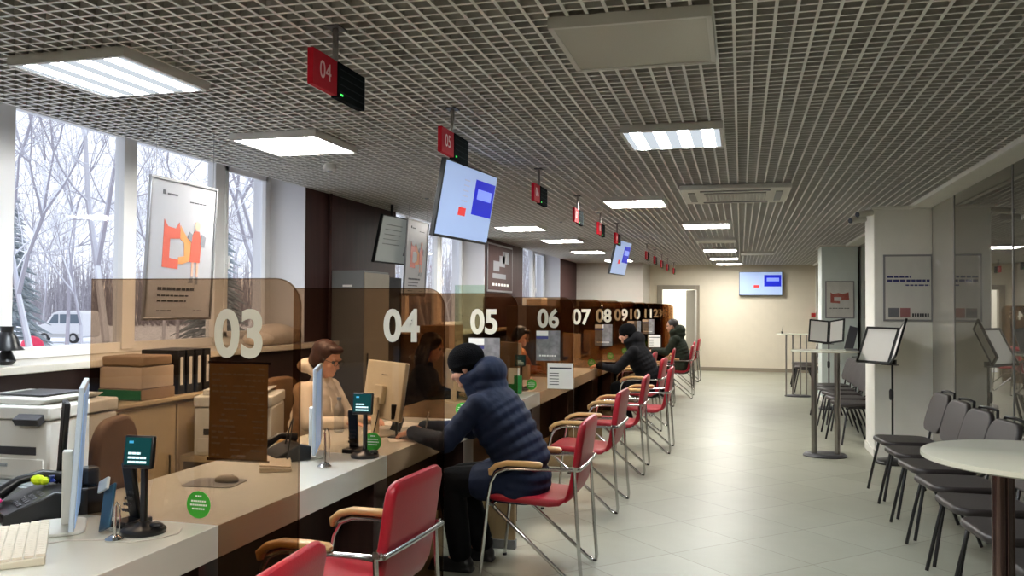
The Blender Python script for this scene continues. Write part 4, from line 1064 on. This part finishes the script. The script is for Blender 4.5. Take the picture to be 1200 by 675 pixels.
tag(MB().lathe([(.012, 0), (.014, .004), (.007, .012), (.012, .024)], 12, c=(-2.575, 2.745, .865)).build('push_pin', 'pin_blue', smooth=True), 'blue push pin beside the yellow sticky note on the desk phone', 'pin')

# mouse and pad
t = thing('computer_mouse', 'beige computer mouse resting on a thin pad behind panel 03', 'mouse', (-2.25, 3.42, Z0+.004), radians(20))
m_ = MB(); m_.ball((0, 0, .006), (.055, .032, .026), 18, 10); m_.v = [(x_, y_, max(z_, 0)) for x_, y_, z_ in m_.v]; m_.build('shell', 'cabinet_beige', t, smooth=True)
MB().tube([(.02, 0, .026), (.032, 0, .023)], .005, 8).build('wheel', 'black_plastic', t)
tag(MB().prism([(x_*1, y_) for x_, y_ in rrect(.24, .19, .03, 4)], 0, .003).xf(T((-2.29, 3.39, Z0)) @ RZ(radians(8))).build('mouse_pad', 'cabinet_grey'), 'thin grey mouse pad under the beige mouse', 'mouse pad')

# all-in-one monitor seen from behind in front of the clerk
t = thing('monitor', 'beige monitor showing its back in front of the hoodie clerk', 'monitor', (-2.17, 4.97, Z0), radians(-38))
A = T((0, 0, .27)) @ Matrix.Rotation(radians(-8), 4, 'X')
MB().box(-.245, .245, -.0, .03, -.17, .19).xf(A).build('case', 'beige_plastic', t, bevel=.008)
MB().box(-.235, .235, .0305, .033, -.14, .18).xf(A).build('screen', 'blue_face', t)
MB().prism(rrect(.12, .12, .02, 4, 0, -.02), -.035, -.0, 'y').xf(A).build('rear_hump', 'beige_plastic', t, bevel=.008)
MB().box(-.035, .035, -.06, -.035, -.0, .24).build('neck', 'beige_plastic', t, bevel=.006)
MB().prism(rrect(.24, .20, .05, 5, 0, -.0), 0, .014).build('foot', 'beige_plastic', t, bevel=.004)
m_ = MB(); [m_.box(-.03+i*.012, -.022+i*.012, -.0015, -.0005, .10, .106) for i in range(6)]; m_.xf(A).build('maker_mark', 'dark_grey', t)
MB().tube([(.04, -.045, .16), (.06, -.07, .10), (.04, -.08, .02)], .004, 6).build('cable', 'black_plastic', t, smooth=True)
tag(MB().obox((-2.03, 4.86, Z0+.16), (.06, .05, .09), (0, 0, .4)).tube([(-2.03, 4.87, Z0), (-2.03, 4.87, Z0+.12)], .008, 8).obox((-2.03, 4.87, Z0+.005), (.09, .07, .01)).build('web_camera', 'black_plastic', bevel=.004), 'black web camera on a stalk beside the back of the beige monitor', 'camera')
# bottle
t = thing('water_bottle', 'clear plastic water bottle with a dark cap before the hoodie clerk', 'bottle', (-2.47, 4.98, Z0))
MB().lathe([(.028, 0), (.033, .006), (.033, .06), (.030, .075), (.033, .09), (.033, .14), (.026, .165), (.013, .19), (.013, .205)], 24).build('body', 'clear_plastic', t, smooth=True)
MB().lathe([(.015, .205), (.015, .222)], 16).build('cap', 'cap_blue', t, smooth=True)
# pin pad, calculator, papers
t = thing('calculator', 'small grey calculator propped before the beige monitor', 'calculator', (-2.13, 5.12, Z0), radians(-10))
MB().obox((0, 0, .045), (.075, .016, .095), (radians(-35), 0, 0)).build('body', 'dark_grey', t, bevel=.004)
MB().obox((0, -.013, .062), (.055, .003, .025), (radians(-35), 0, 0)).build('display', 'grey_plastic', t)
k = MB(); [k.obox((-.022+i*.015, -.011-.0+j_*.010-.012, .05-.014*j_-.005), (.010, .003, .008), (radians(-35), 0, 0)) for i in range(4) for j_ in range(3)]; k.build('keys', 'cabinet_grey', t)
t = thing('signature_pad', 'flat dark grey signature pad at the counter edge by the customer hands', 'pad', (-1.96, 5.18, Z0), radians(12))
MB().prism(rrect(.17, .12, .02, 4), 0, .022).build('body', 'dark_grey', t, bevel=.005)
MB().box(-.065, .065, -.04, .04, .0222, .024).build('screen', 'cabinet_grey', t)
tag(MB().prism([(-.105, -.148), (.105, -.148), (.105, .148), (-.105, .148)], 0, .001).xf(T((-1.98, 4.88, Z0+.0002)) @ RZ(.5)).build('paper_form', 'paper'), 'white paper form under the writing hand of the navy jacket customer', 'paper')
tag(MB().prism([(-.105, -.148), (.105, -.148), (.105, .148), (-.105, .148)], 0, .002).xf(T((-2.26, 5.45, Z0+.0002)) @ RZ(1.2)).build('paper_sheet', 'paper'), 'white sheet lying on the counter before the hoodie clerk', 'paper')
t = thing('desk_phone', 'black telephone beside the second edge-on monitor', 'phone', (-2.30, 4.02, Z0), radians(-35))
MB().prism([(-.10, 0), (.10, 0), (.10, .07), (.04, .085), (-.10, .03)], -.10, .10, 'x').build('body', 'black_plastic', t, bevel=.006)
MB().tube([(-.06, -.09, .07), (-.065, 0, .115), (-.06, .09, .10)], [.024, .016, .024], 12).build('handset', 'black_plastic', t, smooth=True)
MB().tube([(.0, .0, .08), (.03, .02, .2), (.09, .0, .22), (.12, -.03, .12), (.13, -.05, .02)], .004, 6).build('coiled_cord', 'black_plastic', t, smooth=True)

# green leaflet holder near panel 06
t = thing('leaflet_holder', 'green leaflet holder with white leaflets on the counter behind panel 06', 'holder', (-1.99, 7.70, Z0))
MB().box(-.11, .02, -.03, .03, 0, .09).build('pocket', 'green', t, bevel=.003)
MB().box(-.10, .0, -.02, .02, .02, .235).build('leaflets', 'paper', t)
MB().box(-.04, .035, -.038, -.032, .02, .17).build('green_leaflet', 'green', t)
# simple far booth equipment: monitors and papers of the other booths
mon = None
for n in (6, 7, 8, 9, 10):
    y = PY[n]-1.05
    lab = 'beige monitor seen through the brown panels at booth %02d' % n
    if mon is None:
        mon = thing('monitor', lab, 'monitor', (-2.32, y, Z0), radians(-50), 'monitors of the farther booths')
        MB().box(-.24, .24, 0, .03, .10, .44).build('case', 'beige_plastic', mon, bevel=.006)
        MB().box(-.225, .225, .0305, .033, .12, .43).build('screen', 'blue_face', mon)
        MB().box(-.03, .03, -.03, 0, 0.01, .3).build('neck', 'beige_plastic', mon, bevel=.004)
        MB().prism(rrect(.22, .18, .04, 4), 0, .012).build('foot', 'beige_plastic', mon)
    else: dup(mon, (-2.32, y, Z0), radians(-50), lab)
for n, yy in ((7, 9.2), (8, 10.9)):
    tag(MB().box(-2.45, -2.28, yy, yy+.12, Z0, Z0+.16).build('carton', 'carton', bevel=.004), 'small beige carton on the counter just before panel ' + ('seven' if n == 7 else 'eight'), 'carton')

# ------------------------------------------------------------------ back office furniture
def multi_printer(loc, rz, label, s=1.0):
    t = thing('printer', label, 'printer', loc, rz)
    MB().box(-.24, .24, -.22, .24, 0, .30).build('body', 'white_plastic', t, bevel=.012)
    MB().box(-.245, .245, -.225, .245, .305, .375).build('scanner_lid', 'white_plastic', t, bevel=.01)
    MB().prism([(-.2, .376), (.16, .376), (.20, .405), (-.2, .412)], -.18, .2, 'y').build('feeder_tray', 'white_plastic', t, bevel=.006)
    MB().box(-.12, .12, -.1, .17, .414, .417).build('tray_slot', 'dark_grey', t)
    MB().box(-.18, .18, -.226, -.2205, .13, .17).build('output_slot', 'dark_grey', t)
    MB().box(-.22, .22, -.228, -.2205, .02, .11).build('paper_drawer', 'white_plastic', t, bevel=.004)
    MB().obox((.16, -.24, .31), (.12, .05, .04), (radians(30), 0, 0)).build('control_panel', 'dark_grey', t, bevel=.004)
    MB().box(-.05, .05, -.236, -.229, .07, .085).build('drawer_grip', 'grey_plastic', t)
    return t
t = thing('low_cabinet', 'pale grey low cabinet under the white printer at the window end', 'cabinet', (-3.49, 3.62, 0))
MB().box(-.30, .26, -.30, .30, .05, .70).build('body', 'grey_plastic', t, bevel=.004)
for x0, x1 in ((-.29, -.025), (-.015, .25)):
    d_ = MB().box(x0, x1, -.318, -.301, .07, .69).build('door', 'grey_plastic', t, bevel=.003); MB().tube([((x0+x1)/2+.1, -.33, .5), ((x0+x1)/2+.1, -.33, .62)], .007, 8).build('handle', 'dark_grey', d_)
MB().box(-.29, .24, -.27, .29, 0, .05).build('plinth', 'dark_grey', t)
p1 = multi_printer((-3.50, 3.62, .7015), radians(4), 'white multifunction printer with a raised feeder near the first window')
p1.scale = (1.15, 1.1, .95)
t = thing('low_cabinet', 'long beige low cabinet below the first window sill', 'cabinet', (-3.66, 4.95, 0))
MB().box(-.18, .20, -.80, .80, .04, .95).build('body', 'desk', t, bevel=.004)
MB().box(-.185, .235, -.82, .82, .951, .975).build('top', 'desk', t, bevel=.004)
for i in range(3):
    d_ = MB().box(.201, .217, -.79+i*.53, -.28+i*.53, .06, .93).build('door', 'desk', t, bevel=.003); MB().tube([(.23, -.35+i*.53, .5), (.23, -.35+i*.53, .62)], .006, 8).build('handle', 'steel', d_)
# cartons
t = thing('carton', 'closed beige carton on a green lid box, on the long low cabinet', 'box', (-3.62, 4.53, 1.045))
MB().box(-.15, .15, -.15, .15, 0, .13).build('body', ['carton_side'], t, bevel=.003)
MB().obox((-.0, 0, .165), (.29, .29, .06), (0, 0, .05)).build('folded_top', 'carton', t, bevel=.012)
t = thing('carton', 'flat box with a green band under the beige carton', 'box', (-3.62, 4.53, .976))
MB().box(-.155, .155, -.155, .155, 0, .066).build('body', 'carton', t, bevel=.003)
MB().box(-.15, .15, -.1585, -.1555, .004, .062).build('green_band', 'box_green', t)
for i in range(4):
    t = thing('ring_binder', 'black ring binder with white spine label, %s' % ('nearest the carton', 'second from the carton', 'third from the carton', 'farthest from the carton')[i], 'binder', (-3.64, 4.80+i*.092, .976), 0, 'black ring binders')
    MB().box(-.14, .14, -.036, .036, 0, .285).build('cover', 'black_plastic', t, bevel=.004)
    MB().box(.1405, .142, -.014, .014, .06, .24).build('spine_label', 'paper', t)
tag(MB().obox((-3.50, 5.35, 1.0), (.2, .26, .045), (0, .1, .4)).obox((-3.52, 5.33, 1.035), (.19, .24, .025), (.1, -.1, .1)).build('paper_stack', 'paper', bevel=.003), 'untidy stack of papers on the low cabinet beyond the binders', 'paper')
t = thing('side_table', 'low beige side table carrying the second printer', 'table', (-3.20, 5.02, 0))
MB().box(-.25, .26, -.30, .40, .56, .60).build('top', 'desk', t, bevel=.004)
MB().box(-.25, -.22, -.30, .40, 0, .56).build('side_panel', 'desk', t); MB().box(.23, .26, -.30, .40, 0, .56).build('side_panel', 'desk', t)
multi_printer((-3.19, 5.0, .601), radians(20), 'white multifunction printer half hidden behind the brown notice')
tag(MB().ball((-3.87, 6.55, WB+.085), (.12, .34, .095), 20, 12).ball((-3.86, 6.75, WB+.07), (.11, .2, .075), 16, 10).ball((-3.87, 6.32, WB+.06), (.11, .17, .065), 16, 10).build('plastic_bag', 'white_bag', smooth=True), 'crumpled white bag lying on the first window sill', 'bag')
tag(MB().lathe([(.09, 0), (.07, .02), (.055, .07), (.03, .10), (.035, .13)], 20, c=(-3.88, 3.80, 1.30)).lathe([(.03, 0), (.05, .02), (.02, .09)], 12, c=(-3.88, 3.80, WB)).build('desk_lamp', 'black_plastic', smooth=True), 'black lamp head standing on the window sill at the window edge', 'lamp')
# leather texture chair row under the window: brown woven basket rail
t = thing('radiator', 'brown slatted radiator cover under the first window', 'radiator', (-3.80, 2.6, .72))
MB().box(-.04, .0, -.5, .55, -.72, .30).build('case', 'dark_wall', t)
s_ = MB(); [s_.box(0.0005, .018, -.48+i*.06, -.445+i*.06, .02, .28) for i in range(17)]; s_.build('slats', 'brown_wall', t, bevel=.004)
# tall grey cabinet
t = thing('tall_cabinet', 'tall grey metal cabinet against the brown wall between windows', 'cabinet', (-3.68, 7.85, 0))
MB().box(-.165, .18, -.30, .30, 0, 1.90).build('body', 'cabinet_grey', t, bevel=.004)
MB().box(.1805, .19, -.295, .295, .03, 1.88).build('door', 'cabinet_beige', t, bevel=.003)
MB().box(-.04, .06, -.303, -.3005, 1.74, 1.76).build('label_plate', 'paper', t)
MB().tube([(.20, -.24, .95), (.20, -.24, 1.10)], .008, 8).build('handle', 'dark_grey', t)
tag(MB().box(-3.84, -3.55, 8.22, 8.62, 0, 1.86).build('tall_locker', 'black_plastic', bevel=.004), 'narrow black locker beside the tall grey cabinet', 'locker')
tag(MB().tube([(XL+.02, 7.5, 0), (XL+.02, 7.5, 2.64)], .018, 8).build('wall_conduit', 'brown_wall', smooth=True), 'brown vertical conduit on the wall beside the tall grey cabinet', 'pipe')
# second-window furniture
t = thing('open_shelf', 'beige shelf unit with a dark device below the second window', 'shelf', (-3.55, 10.0, 0))
MB().box(-.25, .25, -.75, .75, .98, 1.02).build('top', 'desk', t, bevel=.003)
MB().box(-.25, .25, -.75, -.71, 0, .98).build('side_panel', 'desk', t); MB().box(-.25, .25, .71, .75, 0, .98).build('side_panel', 'desk', t); MB().box(-.25, -.22, -.71, .71, 0, .98).build('back_panel', 'desk', t)
tag(MB().box(-3.72, -3.35, 9.62, 10.15, 1.021, 1.33).build('document_box', 'carton', bevel=.004), 'brown document box on the shelf unit below the second window', 'box')
tag(MB().box(-3.70, -3.38, 10.25, 10.62, 1.021, 1.20).build('small_device', 'black_plastic', bevel=.006), 'small black device beside the brown document box on the shelf', 'device')
tag(MB().box(-3.70, -3.40, 8.75, 9.1, 0, 1.25).build('storage_crate', 'carton', bevel=.004), 'tall brown carton standing between the locker and the second window', 'box')
CB = None
for i, y in enumerate((13.3, 14.85, 16.4, 17.95, 19.5)):
    lab = ('brown wooden cupboard right after the second window', 'brown wooden cupboard under the dark poster wall', 'brown wooden cupboard at the start of the third window', 'brown wooden cupboard below the third window end', 'brown wooden cupboard closest to the far grey wall')[i]
    if CB is None:
        CB = thing('cupboard', lab, 'cupboard', (-3.15, y, 0), 0, 'brown cupboards along the window wall')
        MB().box(-.3, .22, -.75, .75, .04, 1.58).build('body', 'dark_wood', CB, bevel=.004)
        for k in range(3):
            d_ = MB().box(.221, .236, -.74+k*.5, -.26+k*.5, .06, 1.56).build('door', 'dark_wood', CB, bevel=.003)
            MB().tube([(.25, -.32+k*.5, .55), (.25, -.32+k*.5, .68)], .006, 6).build('handle', 'steel', d_)
    else: dup(CB, (-3.15, y, 0), 0, lab)
tag(MB().box(-3.25, -2.95, 12.75, 13.15, 1.581, 1.70).build('white_box', 'paper', bevel=.004), 'white box lying on top of the first brown cupboard above the dark panel row', 'box')
# clear pane beside panel 06
t = thing('clear_screen', 'clear greenish glass screen rising behind panel 05', 'screen', (-2.15, 6.95, 0))
MB().box(-.22, .05, -.003, .003, .7505, 1.74).build('sheet', glassy('green_clear', (.80, .90, .82, 1), .1), t)
MB().box(-.22, .05, -.02, .02, .7505, .77).build('clamp', 'steel', t)

# ------------------------------------------------------------------ outdoors
struct(MB().box(-140, -5.5, -20, 140, -.9, -.7).build('ground_snow', 'snow'))
def tree_mesh(seed, h, r0, depth=6, spread=.55, lean=(0, 0)):
    rnd = random.Random(seed); m = MB()
    def grow(p, d, L, r, k):
        n = 3 if k > 1 else 2; pts = [p]; q = p; dd = d
        for i in range(n):
            dd = (dd+Vector((rnd.uniform(-.16, .16), rnd.uniform(-.16, .16), rnd.uniform(-.05, .12)))).normalized()
            q = q+dd*L/n; pts.append(q)
        m.tube(pts, [r*(1-.38*i/n) for i in range(n+1)], 6 if k < 2 else 4 if k < 4 else 3, cap=False)
        if k >= depth: return
        c = 2 if rnd.random() < .55 else 3
        for i in range(c):
            a = rnd.uniform(0, 2*pi); s = spread*rnd.uniform(.6, 1.4) if i else spread*.35
            o = dd.orthogonal().normalized(); o = Matrix.Rotation(a, 3, dd)@o
            nd = (dd+o*s*1.2+Vector((0, 0, .05))).normalized()
            grow(q, nd, L*rnd.uniform(.66, .86), r*.62*(1 if i else 1.1), k+1)
        if k >= 1 and rnd.random() < .8:
            mid = pts[1]; o = Matrix.Rotation(rnd.uniform(0, 6.3), 3, dd)@dd.orthogonal().normalized()
            grow(mid, (dd*.5+o).normalized(), L*.6, r*.4, min(depth, k+2))
    grow(Vector((0, 0, 0)), Vector((lean[0], lean[1], 1)).normalized(), h*.27, r0, 0)
    return m
def ray(px, zc):
    a = (px-600)/1000; v = Vector((a*.966-.259, a*.259+.966, 0)); return v*zc
protos = [tree_mesh(s, h, r, d) .build('bare_tree', 'bark') for s, h, r, d in ((1, 11, .11, 7), (5, 12, .10, 6), (9, 10, .08, 6), (14, 9, .06, 6))]
def put_tree(k, px, zc, rz, sc, label, group=None):
    p = ray(px, zc)
    if protos[k].get('label'): o = dup(protos[k])
    else: o = protos[k]
    if 'group' in o: del o['group']
    tag(o, label, 'tree', group); o.location = (p.x, p.y, -.7); o.rotation_euler = (0, 0, rz); o.scale = (sc, sc, sc)
    return o
put_tree(0, 46, 19, 1.0, .85, 'snowy forked tree standing closest behind the first window, before the van')
put_tree(1, 132, 17, 2.2, .95, 'leaning snowy tree trunk at the frame between the first two window bays')
put_tree(2, 4, 34, 3.9, 1.0, 'snowy bare tree at the left edge of the first window')
put_tree(3, 215, 20, .4, 1.0, 'snowy bare tree behind the hanging framed poster')
put_tree(0, 285, 22, 5.0, 1.0, 'snowy bare tree seen in the third bay of the first window')
put_tree(1, 500, 26, 3.0, 1.0, 'snowy bare tree seen through the second window')
rg = random.Random(3)
for i in range(30):
    px = -60+i*27+rg.uniform(-12, 12); zc = rg.uniform(36, 90)
    put_tree(i % 4, px, zc, rg.uniform(0, 6.28), rg.uniform(.8, 1.25), 'one of the bare frosted trees in the pale grove behind the street', 'frosted trees of the far grove')
# spruce
def spruce(px, zc, h, label):
    p = ray(px, zc); t = thing('spruce_tree', label, 'tree', (p.x, p.y, -.7))
    MB().tube([(0, 0, 0), (0, 0, h)], [.12, .02], 8).build('trunk', 'bark', t, smooth=True)
    m = MB(); rn = random.Random(int(px))
    z = .6
    while z < h:
        R0 = (1-z/h)*h*.24+.05
        for k in range(11):
            a = rn.uniform(0, 6.28); L = R0*rn.uniform(.7, 1.1)
            q = Vector((cos(a), sin(a), 0)); m.tube([Vector((0, 0, z)), q*L*.6+Vector((0, 0, z-.08*L)), q*L+Vector((0, 0, z-.28*L))], [.05, .09, .015], 5)
        z += .22
    m.build('foliage', 'spruce', t)
spruce(12, 44, 9, 'snowy spruce with layered branches left of the van')
spruce(250, 46, 10, 'snowy spruce standing beyond the poster')
# misty thicket far behind
m = MB(); rn = random.Random(11)
for i in range(3000):
    px = rn.uniform(-120, 760); zc = rn.uniform(92, 125); p = ray(px, zc); h = rn.uniform(2.5, 9)*(1 if rn.random() < .8 else 1.4); b = Vector((p.x, p.y, -.7))
    tp = b+Vector((rn.uniform(-.8, .8), rn.uniform(-.8, .8), h))
    m.tube([b, b.lerp(tp, .5)+Vector((rn.uniform(-.2, .2), 0, 0)), tp], [.09, .06, .02], 3, cap=False)
    for k in range(3):
        q = b.lerp(tp, rn.uniform(.35, .9)); m.tube([q, q+Vector((rn.uniform(-1.1, 1.1), rn.uniform(-1.1, 1.1), rn.uniform(.3, 1.3)))], [.04, .015], 3, cap=False)
tag(m.build('thicket', 'thatch'), 'pale misty thicket of twigs closing the view behind the trees', 'thicket', kind='stuff')
# van
p = ray(80, 51); t = thing('van', 'white van parked in the snow beyond the first window', 'van', (p.x, p.y, -.7), math.atan2(.259, .966)+radians(-8))
# local x: length with the front at -x, -y: side towards the building
sd = [(-1.35, .35), (-1.42, .75), (-1.36, 1.0), (-.85, 1.15), (-.35, 1.78), (.1, 1.9), (1.35, 1.9), (1.5, 1.75), (1.55, .95), (1.55, .4), (1.3, .32), (-1.1, .32)]
MB().prism([(a*1.0, b) for a, b in sd], -.85, .85, 'y').build('body', 'van_white', t, bevel=.06, seg=3)
MB().prism([(-.62, 1.16), (-.28, 1.68), (.0, 1.70), (.0, 1.16)], -.862, -.851, 'y').build('front_window', 'van_glass', t)
MB().prism([(.1, 1.16), (.1, 1.70), (1.28, 1.70), (1.40, 1.16)], -.862, -.851, 'y').build('side_window', 'van_glass', t)
MB().prism([(-.84, 1.17), (-.38, 1.74), (-.36, 1.76), (-.36, 1.74)], -.7, .7, 'y').xf(T((-.02, 0, .015))).build('windscreen', 'van_glass', t)
for x_ in (-.88, .98):
    w = MB().prism([(x_+.30*cos(i*pi/12), .30+.30*sin(i*pi/12)) for i in range(24)], -.88, -.70, 'y').build('wheel', 'tyre', t); MB().prism([(x_+.17*cos(i*pi/12), .30+.17*sin(i*pi/12)) for i in range(24)], -.89, -.881, 'y').build('hub', 'van_lower', w)
MB().box(-1.38, 1.52, -.858, -.85, .36, .56).build('sill_panel', 'van_lower', t)
MB().box(-1.44, -1.40, -.75, -.45, .62, .8).build('headlamp', 'paper', t)
t = thing('red_awning', 'small bright pink red dome in the snow before the van', 'awning', (*ray(39, 38).xy, -.7))
MB().lathe([(.50, .1), (.50, .35), (.42, .6), (.26, .78), (.05, .86)], 24).build('dome', 'pink_red', t, smooth=True)
MB().tube([(0, 0, 0), (0, 0, .6)], .04, 8).build('post', 'steel', t)

# ------------------------------------------------------------------ sky, lobby lamp, camera
w = bpy.data.worlds.new('sky'); S.world = w; w.use_nodes = True
bg = w.node_tree.nodes['Background']; bg.inputs['Color'].default_value = srgb(243, 246, 255); bg.inputs['Strength'].default_value = 1.22
def area(name, loc, sx, sy, e, col, rot=(0, 0, 0)):
    l = bpy.data.lights.new(name, 'AREA'); l.shape = 'RECTANGLE'; l.size = sx; l.size_y = sy; l.energy = e; l.color = col
    o = bpy.data.objects.new(name, l); C.objects.link(o); o.location = loc; o.rotation_euler = rot; return o
area('lobby_lamp', (-1.6, 23.2, 2.9), 1.2, 1.2, 70, (1, .97, .9))
# daylight entering through each window opening
cam = bpy.data.cameras.new('camera'); co = bpy.data.objects.new('camera', cam); C.objects.link(co); S.camera = co
cam.sensor_width = 36; cam.lens = 30; cam.clip_start = .05; cam.clip_end = 400
yaw, pitch, roll = radians(15.0067), radians(1.3097), radians(.35)
f = Vector((-sin(yaw)*cos(pitch), cos(yaw)*cos(pitch), sin(pitch))); r = Vector((cos(yaw), sin(yaw), 0)); u = r.cross(f)
r2 = cos(roll)*r+sin(roll)*u; u2 = -sin(roll)*r+cos(roll)*u
co.matrix_world = T((0, 0, 1.55)) @ Matrix((r2, u2, -f)).transposed().to_4x4()
S.view_settings.view_transform = 'Standard'; S.view_settings.look = 'None'; S.view_settings.gamma = 1; S.view_settings.use_curve_mapping = False
S.view_settings.exposure = .36
try:
    S.cycles.transparent_max_bounces = 48; S.cycles.max_bounces = 8; S.cycles.diffuse_bounces = 5; S.cycles.glossy_bounces = 4; S.cycles.use_denoising = True
    S.cycles.caustics_reflective = False; S.cycles.caustics_refractive = False; S.cycles.sample_clamp_indirect = 6
except Exception: pass
